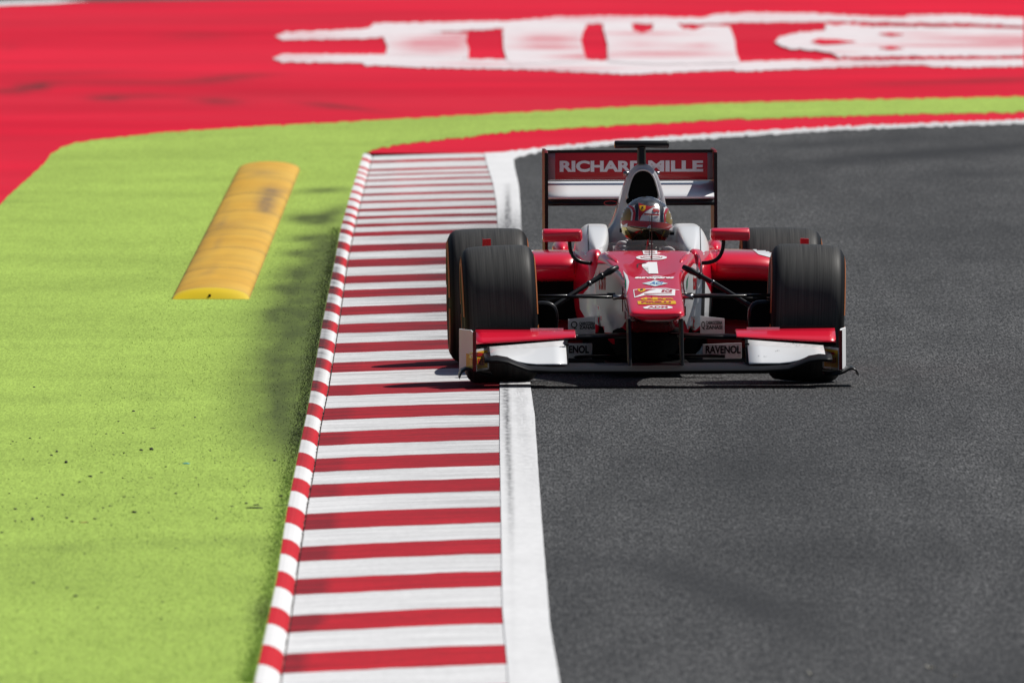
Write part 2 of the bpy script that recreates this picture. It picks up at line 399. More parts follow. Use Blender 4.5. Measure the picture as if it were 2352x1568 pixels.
def logo_haze_mottle(px, py):
    v = 0.0
    for cx, cy, rx, ry, w in ((995, 105, 75, 15, 1.0), (1030, 92, 60, 6, .6), (1220, 92, 26, 13, .9), (1295, 93, 32, 14, .9), (1260, 108, 80, 6, .5), (1480, 78, 100, 6, .5), (1530, 124, 120, 6, .8), (1470, 100, 60, 8, .5), (1600, 105, 40, 8, .45), (1330, 130, 60, 6, .5), (2250, 88, 150, 6, .7), (2200, 104, 200, 5, .6), (2310, 96, 60, 12, .6), (1060, 80, 60, 4, .6), (2120, 78, 60, 4, .5), (1900, 120, 60, 5, .4), (700, 82, 90, 4, .35), (680, 134, 70, 4, .35), (1100, 148, 90, 5, .35), (1300, 160, 110, 5, .5), (1350, 44, 160, 5, .4), (1750, 40, 100, 4, .25), (2050, 38, 90, 4, .35), (2000, 148, 120, 4, .35)):
        v += 1.35 * w * blob(px, py, cx, cy, rx, ry)
    return min(v + .13, .9)
inv = Matrix.Translation(-logo_root.location)
def logo_part(name, poly, z, m, stain=None):
    o = sheet(name, poly, z, m, xs=frange(-2.2, 4.4, .16) if stain else (), ys=frange(196, 234, .7) if stain else (), stain=stain)
    o.data.transform(inv); o.parent = logo_root
    return o
for i, pts in enumerate(logo):
    logo_part('rule' if i < 2 else 'letter_block', jag(pts, 2.8, 3), 0.006 + 0.0015 * i, M_LOGO, logo_haze_mottle)  # ragged edges and red mottling imitate heat haze over the lettering
for pts in (R2([(1370, 192), (1410, 178), (1500, 182), (1585, 192), (1500, 203), (1420, 207)]), R2([(1680, 156), (1740, 150), (1805, 158), (1740, 167)]), R2([(1680, 221), (1740, 213), (1805, 223), (1740, 230)]),
            R2([(1490, 266), (1600, 263), (1900, 261), (2352, 259), (2352, 265), (1900, 268), (1600, 272)]), R2([(1590, 112), (1800, 108), (2100, 114), (2352, 124), (2352, 131), (2000, 121), (1700, 118)])):
    logo_part('red_counter', jag(pts, 1.0, 5), 0.018, M_RED)

# ------------------------------------------------------------------ kerb
reds_r = [(1479, 1524), (1392, 1431), (1310, 1346), (1236.4, 1270.6), (1162.4, 1199.4), (1096.6, 1126.4), (1038, 1068.7), (978.5, 1009), (924.4, 951.5), (873, 897)]
bounds = []          # (distance near, distance far) of each red block
for a, b in reds_r: bounds.append((G(1150, b).y, G(1150, a).y))
mids = [832, 788, 744, 704, 665, 633, 596, 562, 530, 510, 492, 475, 457, 440, 422.5, 407.5, 395.5, 384, 365]
per = np.gradient([G(1150, m).y for m in mids])
for i, m in enumerate(mids):
    D = G(1150, m).y; hw = per[i] * (.25 if i < 8 else .20 if i < 12 else .16); bounds.append((D - hw, D + hw))
p0 = bounds[0][0]
bounds = [(p0 - 3.42 * k, p0 - 3.42 * k + 1.75) for k in (3, 2, 1)] + bounds
bounds.sort()
blocks = []
prev = bounds[0][0] - 1.7
for a, b in bounds:
    blocks.append((prev, a, False)); blocks.append((a, b, True)); prev = b
end = G(900, 350).y
blocks.append((prev, end, False))
kerb = bpy.data.objects.new('kerb', None); C.objects.link(kerb); kerb.location = (-.5, 130, 0)
tag(kerb, 'red and white striped concrete kerb with raised outer lip beside the track', 'kerb')
KI = Matrix.Translation((.5, -130, 0))
def dip(D): return float(np.interp(D, [97, 115, 130, 150, 178], [.036, .031, .026, .023, .020]))
def block(name, rows, m, stain):
    n = len(rows[0]); top = [p for r in rows for p in r]
    bot = [(p[0], p[1], p[2] - .07) for p in top]; vs = top + bot; fs = []; k = len(rows); o_ = len(top)
    for i in range(k - 1):
        for j in range(n - 1):
            q = (i * n + j, i * n + j + 1, (i + 1) * n + j + 1, (i + 1) * n + j); fs.append(q)
    rim = [j for j in range(n)] + [i * n + n - 1 for i in range(1, k)] + [(k - 1) * n + j for j in range(n - 2, -1, -1)] + [i * n for i in range(k - 2, 0, -1)]
    for a, b in zip(rim, rim[1:] + rim[:1]): fs.append((a, b, b + o_, a + o_))
    me = mesh_of(vs, fs)
    me.transform(KI)
    at = me.attributes.new('stain', 'FLOAT', 'POINT')
    for i, v in enumerate(me.vertices):
        at.data[i].value = stain(v.co.x - .5, v.co.y + 130)
    return link(name, me, m, kerb)
def slab_stain_and_shade(red):
    def f(x, D):
        a = float(np.interp(D, [97, 104, 112, 122, 132, 140, 150, 158, 164, 176], [.05, .15, .3, .5, .65, .9, 1.0, .95, .7, .3]))
        r = (x + .80) / .78
        s = a * (0.5 + 0.5 * r) if red else a * 0.85 * (.5 + .5 * r)
        s *= 1.3 if red else 1.15
        if r < .08 and red: s = max(s, .65)  # gutter end of red blocks darkened, shade painted into the colour
        return min(s, 1.0)
    return f
def lip_stain(x, D):
    a = float(np.interp(D, [97, 110, 118, 126, 134, 150, 158, 170], [0, .05, .2, .45, .8, .85, .6, .1]))
    return a
rng = random.Random(3)
for a, b, red in blocks:
    gap = .006
    m = M_KRED if red else M_KWHITE
    jit = [rng.uniform(-.03, .03) for _ in range(9)]
    rows = []
    for D in (a + gap, (a + b) / 2, b - gap):
        xg, xr = edge_x(GUTTER, D), edge_x(SLAB_R, D)
        row = []
        for i in range(17):
            t = i / 16; z = -dip(D) * (1 - t) ** 1.25
            wob = 0.05 * mnoise.noise((t * 5, a if D < (a + b) / 2 else b, 1.7)) + .03 * mnoise.noise((t * 14, a if D < (a + b) / 2 else b, 5.1)) if abs(D - (a + b) / 2) > .01 else 0
            row.append((xg + .003 + (xr - xg - .003) * t, D + wob, z))
        rows.append(row)
    block('kerb_block', rows, m, slab_stain_and_shade(red))
    rows = []
    for D in (a + gap, (a + b) / 2, b - gap):
        xo, xg = edge_x(LIP_OUT, D), edge_x(GUTTER, D)
        row = []
        for t, z in ((0, -.004), (.12, .000), (.35, -.002), (.6, -.009), (.82, -.019), (1.0, -.034)):
            row.append((xo + (xg - .004 - xo) * t, D, z * (dip(D) / .030)))
        rows.append(row)
    ob = block('lip_block', rows, M_LRED if red else M_LWHITE, lip_stain)
    at = ob.data.attributes['stain'].data; ns = len(rows[0])
    for k in range(len(at)):
        i, j = divmod(k % (3 * ns), ns)
        at[k].value = min(1.0, 1.75 * at[k].value * (.42, .85, 1.0, .5, .0, .3)[j] * ((.85, 1.0, .8)[i] if red else (.55, .62, .45)[i]))
# dark joint filler along the gutter
M_JOINT = mat('joint_dirt', (.20, .17, .15), .9, noise=.7, nscale=4)
bm = bmesh.new()
ds = frange(97, 178, 1.0); pv = []
for D in ds:
    xg = edge_x(GUTTER, D)
    pv.append([bm.verts.new((xg - .03 , D, -dip(D) - .008)), bm.verts.new((xg + .03, D, -dip(D) - .008))])
for p, q in zip(pv, pv[1:]): bm.faces.new((p[0], p[1], q[1], q[0]))
me = bm_mesh(bm); me.transform(KI); link('joint_filler', me, M_JOINT, kerb)
# blackish crumbs in the gutter
bm = bmesh.new(); rng = random.Random(5)
for _ in range(420):
    D = rng.uniform(97, 135); xg = edge_x(GUTTER, D); s = rng.uniform(.002, .006)
    mt = Matrix.Translation((xg + rng.gauss(.002, .006), D, -dip(D) - .004)) @ Matrix.Diagonal((s, s * rng.uniform(1, 8), s, 1))
    bmesh.ops.create_icosphere(bm, subdivisions=1, radius=1, matrix=mt)
me = bm_mesh(bm); me.transform(KI)
o = link('gutter_crumbs', me, mat('crumb_black', (.03, .028, .025), .9), kerb); tag(o, kind='stuff')

# ------------------------------------------------------------------ turf fringe, crumbs and fragments on the verge
M_BLADE = mat('turf_blade', (.30, .45, .085), .8, noise=.35, nscale=40, nvec=(1, .1, 1))
M_BLADE2 = mat('turf_blade_dark', (.05, .06, .03), .9, noise=.35, nscale=40, nvec=(1, .1, 1))
rng = random.Random(11)
vs, fs, mi = [], [], []
LIP_T = (frange(96, 162, .5), [edge_x(LIP_OUT, d) for d in frange(96, 162, .5)])
for k in range(30000):
    D = 97 + 62 * rng.random() ** 1.3; edge = float(np.interp(D, LIP_T[0], LIP_T[1]))
    x = edge + .003 - abs(rng.gauss(0, .03)) if k % 3 else edge - rng.uniform(0, 1.0)
    D += rng.uniform(-.1, .1)
    h = rng.uniform(.003, .009); w = rng.uniform(.001, .0022); a = rng.uniform(0, math.pi)
    dx, dy = math.cos(a) * w, math.sin(a) * w; lx, ly = rng.uniform(-.5, .5) * h, rng.uniform(-.5, .5) * h
    i = len(vs); vs += [(x - dx, D - dy, .003), (x + dx, D + dy, .003), (x + lx, D + ly, .004 + h)]; fs.append((i, i + 1, i + 2))
    px, py = proj(x, D, 0); mi.append(1 if rng.random() < green_stain(px, py) * 1.05 else 0)
me = bpy.data.meshes.new('turf'); me.from_pydata(vs, [], fs); me.update()
me.materials.append(M_BLADE); me.materials.append(M_BLADE2); me.polygons.foreach_set('material_index', mi)
o = link('turf_fringe', me); tag(o, 'short green turf blades along the kerb edge', None, kind='stuff')

M_RUB = mat('rubber_crumb', (.022, .021, .02), .85, noise=.4, nscale=200)
def Z7(u, v): return G(u * .4507, 861.3 + v * .4507, 0.004)
def lump(sx, sy, sz, seed):
    bm = bmesh.new(); bmesh.ops.create_icosphere(bm, subdivisions=2, radius=1)
    for v in bm.verts:
        k = 1 + .35 * mnoise.noise(v.co * 1.3 + Vector((seed, 0, 0)))
        v.co = Vector((v.co.x * sx * k, v.co.y * sy * k, max(v.co.z, -.55) * sz * k + sz * .5))
    me = bm_mesh(bm); me.polygons.foreach_set('use_smooth', [True] * len(me.polygons)); return me
lumps = [lump(.0062, .012, .0050, s) for s in range(4)]
GRP = 'rubber fragments scattered on the green verge'
frag = [(174, 63), (603, 236), (487, 302), (628, 296), (263, 410), (289, 392), (118, 430), (578, 406), (994, 217), (405, 546), (187, 629), (243, 672), (79, 685), (214, 718), (110, 747), (340, 729), (368, 747), (525, 677),
        (484, 734), (559, 667), (680, 622), (630, 622), (1244, 566), (1254, 654), (1183, 670), (1267, 745), (845, 468), (340, 1085), (172, 1058), (384, 1128), (431, 909), (541, 942), (896, 883), (90, 1200), (497, 1187), (823, 1241),
        (183, 1413), (828, 1157), (203, 320), (153, 323), (681, 185), (541, 300), (631, 398), (719, 384), (1072, 387), (1125, 268), (1431, 619), (1400, 437), (47, 604), (319, 612), (65, 339), (9, 803), (78, 745), (895, 604), (1012, 558), (626, 526), (518, 497), (461, 518), (1104, 733), (784, 738), (566, 766)]
for i, (u, v) in enumerate(frag):
    p = Z7(u, v)
    o = bpy.data.objects.new('rubber_fragment', lumps[i % 4]); C.objects.link(o)
    if not lumps[i % 4].materials: lumps[i % 4].materials.append(M_RUB)
    o.location = p; s = random.uniform(.55, 1.15); o.scale = (s * random.uniform(.8, 1.3), s, s * random.uniform(.7, 1.0)); o.rotation_euler = (0, 0, random.uniform(-.5, .5))
    tag(o, 'small black rubber fragment lying on the green verge', 'rubber debris', GRP)
def special(name, u, v, sx, sy, sz, m, label, cat):
    me = lump(sx, sy, sz, u); o = link(name, me, m); o.location = Z7(u, v); tag(o, label, cat); return o
special('rubber_lump', 771, 381, .010, .02, .008, M_RUB, 'larger oval black rubber lump below the middle of the green verge', 'rubber debris')
special('rubber_lump', 336, 448, .0075, .02, .0085, M_RUB, 'round black rubber lump at the left of the green verge', 'rubber debris')
special('rubber_lump', 684, 701, .011, .02, .006, M_RUB, 'flattened oval rubber lump level with the long black strip', 'rubber debris')
special('stone', 165, 738, .007, .016, .009, mat('grey_stone', (.12, .13, .13), .9, noise=.3, nscale=100), 'small grey stone among rubber crumbs near the left edge', 'stone')
special('plastic_strip', 948, 452, .017, .012, .0035, mat('cyan_plastic', (.02, .48, .60), .4), 'thin cyan plastic strip lying on the green verge', 'litter')
special('orange_sliver', 425, 751, .021, .012, .0022, mat('orange_sliver', (.35, .13, .03), .7), 'thin orange brown sliver on the green verge', 'litter')
special('rubber_strip', 1297, 678, .038, .02, .0042, M_RUB, 'long black rubber strip on the verge close to the kerb', 'rubber debris')
special('rubber_strip', 1305, 663, .013, .02, .0035, M_RUB, 'short black rubber strip just behind the long one', 'rubber debris')
special('rubber_strip', 1440, 664, .032, .012, .0016, M_RUB, 'thin black rubber strip touching the kerb lip', 'rubber debris')
special('twig', 780, 271, .014, .012, .0022, mat('twig_brown', (.06, .045, .02), .8), 'thin dark twig lying above the large oval rubber lump', 'litter')
special('twig', 768, 522, .013, .012, .0018, mat('twig_brown_light', (.09, .07, .03), .8), 'thin brown twig lying below the cyan strip', 'litter')
bm = bmesh.new(); rng = random.Random(21)
for _ in range(420):
    u = rng.uniform(-40, 1400); v = rng.gauss(560, 190)
    if v < 60 or v > 1500 or u > 1480 - v * .11: continue
    p = Z7(u, v); s = rng.uniform(.0012, .0034)
    bmesh.ops.create_icosphere(bm, subdivisions=1, radius=1, matrix=Matrix.Translation(p) @ Matrix.Diagonal((s * rng.uniform(.8, 1.8), s * 2, s, 1)))
o = link('rubber_crumbs', bm_mesh(bm), M_RUB); tag(o, 'tiny black rubber crumbs strewn over the green verge', None, kind='stuff')
# pale scraps on the asphalt
for u, v, lab in ((1800, 1538, 'pale crumpled scrap on the asphalt at the bottom right, nearest the camera'), (1677, 1497, 'pale scrap on the asphalt just behind the nearest one'), (1072, 1529, 'faint pale scrap on the asphalt in front of the car')):
    p = G((2400 + u / 1.2736) * .5742, (1500 + v / 1.2736) * .5742, 0.0)
    bm = bmesh.new(); rng = random.Random(int(u))
    for _ in range(9):
        s = .008; q = Matrix.Translation((rng.gauss(0, .006), rng.gauss(0, .05), .004 + abs(rng.gauss(0, .004)))) @ Matrix.Rotation(rng.uniform(0, 6), 4, (rng.random(), rng.random(), rng.random() + .1))
        if not bm.verts: root_v = bm.verts.new((0, 0, .002))
        vv = [bm.verts.new(q @ Vector(c)) for c in ((s, 0, 0), (rng.uniform(-s, s), s * .6, 0))]; bm.faces.new([root_v] + vv)
    o = link('paper_scrap', bm_mesh(bm), mat('scrap_pale', (.42, .40, .34), .9)); o.location = p; tag(o, lab, 'litter')

# ------------------------------------------------------------------ yellow sausage kerb
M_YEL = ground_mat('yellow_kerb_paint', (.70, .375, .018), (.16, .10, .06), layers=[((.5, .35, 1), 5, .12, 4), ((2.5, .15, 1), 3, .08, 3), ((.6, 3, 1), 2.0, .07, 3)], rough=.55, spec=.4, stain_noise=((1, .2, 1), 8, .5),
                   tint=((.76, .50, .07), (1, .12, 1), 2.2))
M_YEND = mat('yellow_end_lit', (.88, .62, .003), .4, coat=.2)  # brighter than the module yellow, so the end face looks lit by colour
sk = bpy.data.objects.new('sausage_kerb', None); C.objects.link(sk); sk.location = (-1.5, 146, 0)
tag(sk, 'long low yellow hump kerb lying on the green verge', 'kerb')
SKI = Matrix.Translation((1.5, -146, 0))
LY = [(394, 691), (544, 398)]; RY = [(574, 686), (690, 390)]
def sx(line, D):
    a, b = G(*line[0]), G(*line[1]); t = (D - a.y) / (b.y - a.y); return a.x + (b.x - a.x) * t
D0, D1 = G(480, 689).y, G(620, 392).y
nm = 7; HK = .060
rng = random.Random(4)
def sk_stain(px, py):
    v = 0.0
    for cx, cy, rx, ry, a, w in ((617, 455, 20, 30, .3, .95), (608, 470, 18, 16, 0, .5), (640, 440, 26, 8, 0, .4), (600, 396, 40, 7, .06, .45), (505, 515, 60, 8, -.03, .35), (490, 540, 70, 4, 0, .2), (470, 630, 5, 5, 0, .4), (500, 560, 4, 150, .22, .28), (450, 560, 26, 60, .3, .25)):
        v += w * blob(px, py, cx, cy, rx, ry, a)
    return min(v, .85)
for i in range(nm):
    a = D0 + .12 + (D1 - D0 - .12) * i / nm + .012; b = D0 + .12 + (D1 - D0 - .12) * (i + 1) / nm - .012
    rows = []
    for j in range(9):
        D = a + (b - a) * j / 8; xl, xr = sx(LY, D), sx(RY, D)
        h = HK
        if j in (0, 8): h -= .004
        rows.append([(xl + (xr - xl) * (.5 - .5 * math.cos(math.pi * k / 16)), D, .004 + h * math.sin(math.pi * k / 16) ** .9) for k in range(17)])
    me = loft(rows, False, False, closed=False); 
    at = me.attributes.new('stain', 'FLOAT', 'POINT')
    for k, v in enumerate(me.vertices): at.data[k].value = min(.9, sk_stain(*proj(*v.co)) + (.75 if k % 17 in (0, 16) else .12 if k % 17 in (1, 15) else 0) + (.22 if k // 17 in (0, 8) else 0))  # base edges darkened: contact shadow and dirt line put into the colour
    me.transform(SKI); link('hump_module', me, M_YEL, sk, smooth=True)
# sloping front cap with a bolt hole
rows = []
for j in range(5):
    t = j / 4; D = D0 + .12 * t; xl, xr = sx(LY, D), sx(RY, D)
    h = HK * math.sin(t * math.pi / 2) ** .7 * .98 + .0012
    rows.append([(xl + (xr - xl) * (.5 - .5 * math.cos(math.pi * k / 16)), D, .004 + h * math.sin(math.pi * k / 16) ** .9) for k in range(17)])
me = loft(rows, False, False, closed=False); me.transform(SKI); link('end_cap', me, M_YEND, sk, smooth=True)
bh = G(480, 685); me = lathe_x([(.0, .0005), (.0, .0075), (.006, .0075), (.006, .0005)], 20); me.transform(Matrix.Rotation(R(90), 4, 'Z'))
me.transform(Matrix.Translation((sx(LY, D0) + .2, D0 + .012, .024))); me.transform(SKI)
link('bolt_hole', me, mat('hole_black', (.01, .01, .01), .9), sk)

# ------------------------------------------------------------------ the racing car
YAW = R(1.43)
car = bpy.data.objects.new('racing_car', None); C.objects.link(car)
car.location = G(1499, 876.5, 0.0)
car.rotation_euler = (0, R(-0.2), YAW)
tag(car, 'red and white open-wheel racing car number 1 with black tyres, driving on the kerb edge', 'racing car')
CM = Matrix.LocRotScale(car.location, car.rotation_euler, None); CMI = CM.inverted()
CAMC = CMI @ CAMP
def E(u, v, Y):
    """front elevation survey (u, v) at station Y behind the front axle -> car coordinates in metres"""
    d = CMI.to_3x3() @ ray(999.1 + u * .41503, 298.6 + v * .41503)
    t = (Y - CAMC.y) / d.y
    return CAMC + d * t
def EM(u, v, Y):            # the same, always on the image-left (negative x) side
    p = E(u, v, Y); return Vector((-abs(p.x), p.y, p.z))

M_PAINT = mat('red_car_paint', (.86, .0015, .034), .35, coat=1.0, coat_rough=.03, spec=.4)
M_WPAINT = mat('white_car_paint', (.84, .85, .86), .4, coat=.5, coat_rough=.06)
M_SILVER = mat('silver_grey_paint', (.60, .59, .60), .3, metal=.15, coat=.6)
M_CARB = mat('carbon_black', (.008, .008, .009), .38, coat=.12, coat_rough=.08, spec=.25, noise=.3, nscale=300)
M_MATTB = mat('matt_black', (.005, .005, .005), .9, spec=.08)
M_WINGB = mat('wing_black', (.007, .007, .008), .45, spec=.14, noise=.3, nscale=300)
M_STEEL = mat('steel', (.30, .30, .31), .3, metal=1.0)
M_DRED = mat('dark_red_and_shade', (.16, .002, .004), .45, spec=.3)  # dark red parts, and the painted shade of the inlet floor lip
M_DECW = mat('decal_white', (.86, .86, .87), .5)
M_DECB = mat('decal_black', (.012, .012, .014), .5)
M_DECR = mat('decal_red', (.50, .003, .010), .45, coat=.5)
M_DECY = mat('decal_yellow', (.74, .42, .004), .5)
M_DECG = mat('decal_green', (.0, .16, .07), .5)
M_DECBL = mat('decal_blue', (.02, .16, .46), .5)
M_PALE = mat('decal_pale_blue', (.55, .68, .72), .5)
M_GOLD = mat('gold_paint', (.33, .19, .035), .35, metal=.5, coat=.6)

def add(name, me, m, parent=car, **kw): return link(name, me, m, parent, **kw)

# --- decals: flat artwork drawn in the front elevation and laid on a body surface
def bvh_of(objs):
    dg = bpy.context.evaluated_depsgraph_get(); dg.update()
    vs, fs = [], []
    for o in objs:
        ev = o.evaluated_get(dg); me = ev.to_mesh(); k = len(vs)
        vs += [v.co.copy() for v in me.vertices]; fs += [tuple(i + k for i in p.vertices) for p in me.polygons]
        ev.to_mesh_clear()
    return BVHTree.FromPolygons(vs, fs)
def lay(name, bm, bvh, m, parent, off=.0018, grid=10.0, jump=.16):
    us = [v.co.x for v in bm.verts]; vs_ = [v.co.y for v in bm.verts]
    if not us: bm.free(); return None
    for a in frange(min(us) + grid, max(us), grid):
        bmesh.ops.bisect_plane(bm, geom=bm.verts[:] + bm.edges[:] + bm.faces[:], plane_co=(a, 0, 0), plane_no=(1, 0, 0))
    for a in frange(min(vs_) + grid * .6, max(vs_), grid * .6):
        bmesh.ops.bisect_plane(bm, geom=bm.verts[:] + bm.edges[:] + bm.faces[:], plane_co=(0, a, 0), plane_no=(0, 1, 0))
    for f in bm.faces:
        f.normal_update()
        if f.normal.z > 0: f.normal_flip()
    R3 = CMI.to_3x3(); dead = []
    for v in bm.verts:
        d = (R3 @ ray(999.1 + v.co.x * .41503, 298.6 + v.co.y * .41503)).normalized()
        h = bvh.ray_cast(CAMC, d)
        if h[0] is None: dead.append(v); continue
        n = h[1] if h[1].dot(d) < 0 else -h[1]
        v.co = h[0] + n * (off + .0008)
    if dead: bmesh.ops.delete(bm, geom=dead, context='VERTS')
    far = [f for f in bm.faces if max(e.calc_length() for e in f.edges) > jump]
    if far: bmesh.ops.delete(bm, geom=far, context='FACES')
    for f in bm.faces:
        f.normal_update()
    me = bm_mesh(bm, name, recalc=False)
    return link(name, me, m, parent, smooth=True)
def poly_bm(pts):
    bm = bmesh.new(); f = bm.faces.new([bm.verts.new((x, y, 0)) for x, y in pts]); bmesh.ops.triangulate(bm, faces=[f]); return bm
def ell(cx, cy, rx, ry, n=28): return [(cx + rx * math.cos(2 * math.pi * k / n), cy + ry * math.sin(2 * math.pi * k / n)) for k in range(n)]
def text_bm(s, u0, v0, u1, v1, tilt=0.0, bold=.03, shear=0.0, space=1.0):
    """letters filling the box (u0,v0)-(u1,v1); v grows downwards; tilt = dv/du"""
    cu = bpy.data.curves.new('t', 'FONT'); cu.body = s; cu.offset = bold; cu.shear = shear; cu.space_character = space; cu.resolution_u = 4
    ob = bpy.data.objects.new('t', cu); C.objects.link(ob)
    dg = bpy.context.evaluated_depsgraph_get(); dg.update()
    me = bpy.data.meshes.new_from_object(ob.evaluated_get(dg))
    bpy.data.objects.remove(ob); bpy.data.curves.remove(cu)
    bm = bmesh.new(); bm.from_mesh(me); bpy.data.meshes.remove(me)
    xs = [v.co.x for v in bm.verts]; ys = [v.co.y for v in bm.verts]
    x0, x1, y0, y1 = min(xs), max(xs), min(ys), max(ys)
    for v in bm.verts:
        a = (v.co.x - x0) / (x1 - x0); b = (v.co.y - y0) / (y1 - y0)
        u = u0 + a * (u1 - u0); v.co = Vector((u, v1 + b * (v0 - v1) + tilt * (u - u0), 0))
    bmesh.ops.remove_doubles(bm, verts=bm.verts, dist=1e-5)
    return bm

# --- chassis and nose: one lofted shell
def sect(Y, zb, zt, hb, hm, ht, edge=.012, crown=0.0):
    zm = zb + (zt - zb) * .55
    half = [(0, zb), (hb * .75, zb), (hb, zb + .02), (hm, zm), (ht, zt - edge * 1.8), (ht - edge * .3, zt - edge * .35), (ht - edge * 1.6, zt), (ht * .5, zt + crown), (0, zt + crown * 1.3)]
    ring = [(x, Y, z) for x, z in half] + [(-x, Y, z) for x, z in half[-2:0:-1]]
    return ring
nose_rings = [sect(-.755, .325, .346, .085, .112, .098, .008), sect(-.745, .317, .358, .100, .131, .125, .012), sect(-.70, .308, .371, .105, .137, .134, .016), sect(-.55, .302, .398, .108, .139, .137, .016),
    sect(-.30, .292, .437, .108, .140, .138, .016, -.001), sect(0.0, .270, .487, .108, .140, .138, .016, -.004), sect(.18, .250, .516, .112, .148, .149, .016, -.007), sect(.35, .235, .540, .118, .162, .170, .016, -.010), sect(.52, .22, .562, .13, .18, .190, .018, -.008)]
ch_rings = [sect(.70, .20, .582, .15, .205, .212, .02, -.002), sect(.92, .15, .608, .19, .25, .238, .03, .004), sect(1.06, .11, .602, .22, .285, .255, .03, .0)]
chassis = nose = add('chassis', loft(nose_rings + ch_rings), M_PAINT, smooth=True, subsurf=2)
# chassis tub behind the dash: low floor between the cockpit walls
tub_rings = [sect(1.02, .10, .50, .22, .285, .25, .03), sect(1.25, .07, .44, .26, .315, .27, .03), sect(1.8, .05, .42, .30, .34, .28, .03), sect(2.15, .05, .55, .30, .34, .24, .03)]
tub = add('cockpit_tub', loft(tub_rings), M_MATTB, smooth=True, subsurf=1)
# cockpit walls, red outside
def wall_ring(Y, xi, xo_t, xo_m, xo_b, zt, zb=.20):
    return [(-xi, Y, zb + .05), (-xi, Y, zt - .05), (-xi - .008, Y, zt - .01), (-xi - .03, Y, zt), (-xo_t, Y, zt - .012), (-xo_m, Y, zt - .09), (-xo_m - .006, Y, (zt + zb) * .5), (-xo_b, Y, zb + .05), (-xo_b + .05, Y, zb), (-xi - .02, Y, zb)]
wr = [wall_ring(1.00, .215, .243, .270, .275, .606), wall_ring(1.12, .205, .265, .298, .30, .610), wall_ring(1.30, .19, .290, .325, .325, .628), wall_ring(1.50, .175, .315, .345, .34, .64), wall_ring(1.85, .17, .325, .36, .345, .64), wall_ring(2.2, .15, .30, .35, .34, .60)]
me = loft(wr)
for mm in (me, mirror_mesh(me)): add('cockpit_side', mm, M_PAINT, smooth=True, subsurf=2)
# white padded head restraint blocks on both walls
def pad_ring(Y, xi, xo, zb, zt, slope=.03):
    w = xo - xi
    return [(-xi, Y, zb), (-xi, Y, zt - .03), (-xi - .005, Y, zt - .004), (-xi - .03, Y, zt), (-xi - w * .55, Y, zt), (-xo + slope, Y, zt - .002), (-xo + slope * .35, Y, zt - .035), (-xo - .006, Y, zt - .10 if zt > .66 else zt - .04), (-xo - .012, Y, zb)]
pr = [pad_ring(1.08, .21, .258, .57, .597, .02), pad_ring(1.20, .190, .280, .57, .630, .03), pad_ring(1.34, .174, .302, .56, .668, .04), pad_ring(1.48, .166, .315, .56, .697, .05), pad_ring(1.62, .164, .322, .56, .712, .05), pad_ring(1.9, .160, .325, .56, .714, .05), pad_ring(2.12, .15, .30, .56, .705, .05)]
me = loft(pr); pads = []
for mm in (me, mirror_mesh(me)):
    pads.append(add('headrest_pad', mm, M_WPAINT, smooth=True, subsurf=2))
pad_bvh = bvh_of(pads)
for pts in ([(847, 528), (851, 528), (851, 600), (853, 672), (849, 672), (847, 600)], [(1464, 528), (1467, 528), (1469, 600), (1471, 668), (1467, 668), (1466, 600)]):
    lay('panel_seam', poly_bm(pts), pad_bvh, M_DECB, pads[0] if pts[0][0] < 1000 else pads[1])

# --- engine cover with roll hoop air intake
XO = .015
def out_ring(Y, dz=0.0, sc=1.0, lower=.56):
    prof = [(.0, 1.004), (.022, 1.000), (.044, .985), (.066, .955), (.080, .92), (.096, .865), (.110, .80), (.124, .74), (.142, .69), (.19, .655), (.22, lower)]
    pts = [(x * sc * 1.05, lower + (z - lower) * (1 + dz)) for x, z in prof]
    pts = pts + [(-x, z) for x, z in pts[::-1][:-1]]
    return [(x + XO * max(0, min(1, (z - .5) * 3)), Y, z) for x, z in pts]
def in_ring(Y, s=1.0):
    prof = [(.0, .967), (.020, .964), (.037, .948), (.048, .925), (.057, .89), (.064, .86), (.067, .842), (.060, .830), (.04, .826), (.0, .825)]
    return prof
oc = [out_ring(1.965, -.012, .965), out_ring(1.985, -.002, .99), out_ring(2.02, 0, 1.0), out_ring(2.3, -.03, 1.02), out_ring(2.7, -.25, 1.0), out_ring(3.1, -.55, .85), out_ring(3.5, -.85, .6, .40)]
cover = add('engine_cover', loft(oc), M_SILVER, smooth=True, subsurf=1)
ip = in_ring(0); ipf = [(x, z) for x, z in ip] + [(-x, z) for x, z in ip[::-1][1:-1]]
zc = .89
def iring(Y, s): return [(XO + x * s * 1.1, Y, zc + (z - zc) * s) for x, z in ipf]
lip_rings = [iring(1.99, 1.22), iring(1.962, 1.19), iring(1.950, 1.12), iring(1.950, 1.05), iring(1.962, 1.0), iring(1.985, .97)]
add('intake_lip', loft(lip_rings, False, False), M_SILVER, cover, smooth=True, subsurf=1)
add('air_intake', loft([iring(1.9635, 1.0), iring(1.965, .9), iring(1.9655, .4)], False, True), M_MATTB, cover)
# fire-pull recess and small bolts on the hoop
for s, u, v in ((-1, 1047, 243), (1, 1240, 243)):
    p = E(u, v, 2.05); me = tube([(p.x - s * .025, 2.05, p.z), (p.x + s * .004, 2.05, p.z)], .013, 12); add('hoop_pin', me, M_STEEL, cover, smooth=True)
p = E(1075, 394, 1.955); me = tube([(p.x, 1.945, p.z), (p.x, 2.02, p.z)], .016, 14); add('pull_recess', me, M_MATTB, cover)
lp = []
for k in range(15):
    q = 2 * math.pi * k / 14; lp.append(E(972 - 36 * math.cos(q), 405 - 13 * math.sin(q), 2.0))
lp = [E(1018, 408, 2.03)] + lp[7:] + lp[1:8] + [E(1018, 408, 2.03)]
add('tow_loop', tube(lp, .0022, 6), M_DECR, cover, smooth=True)
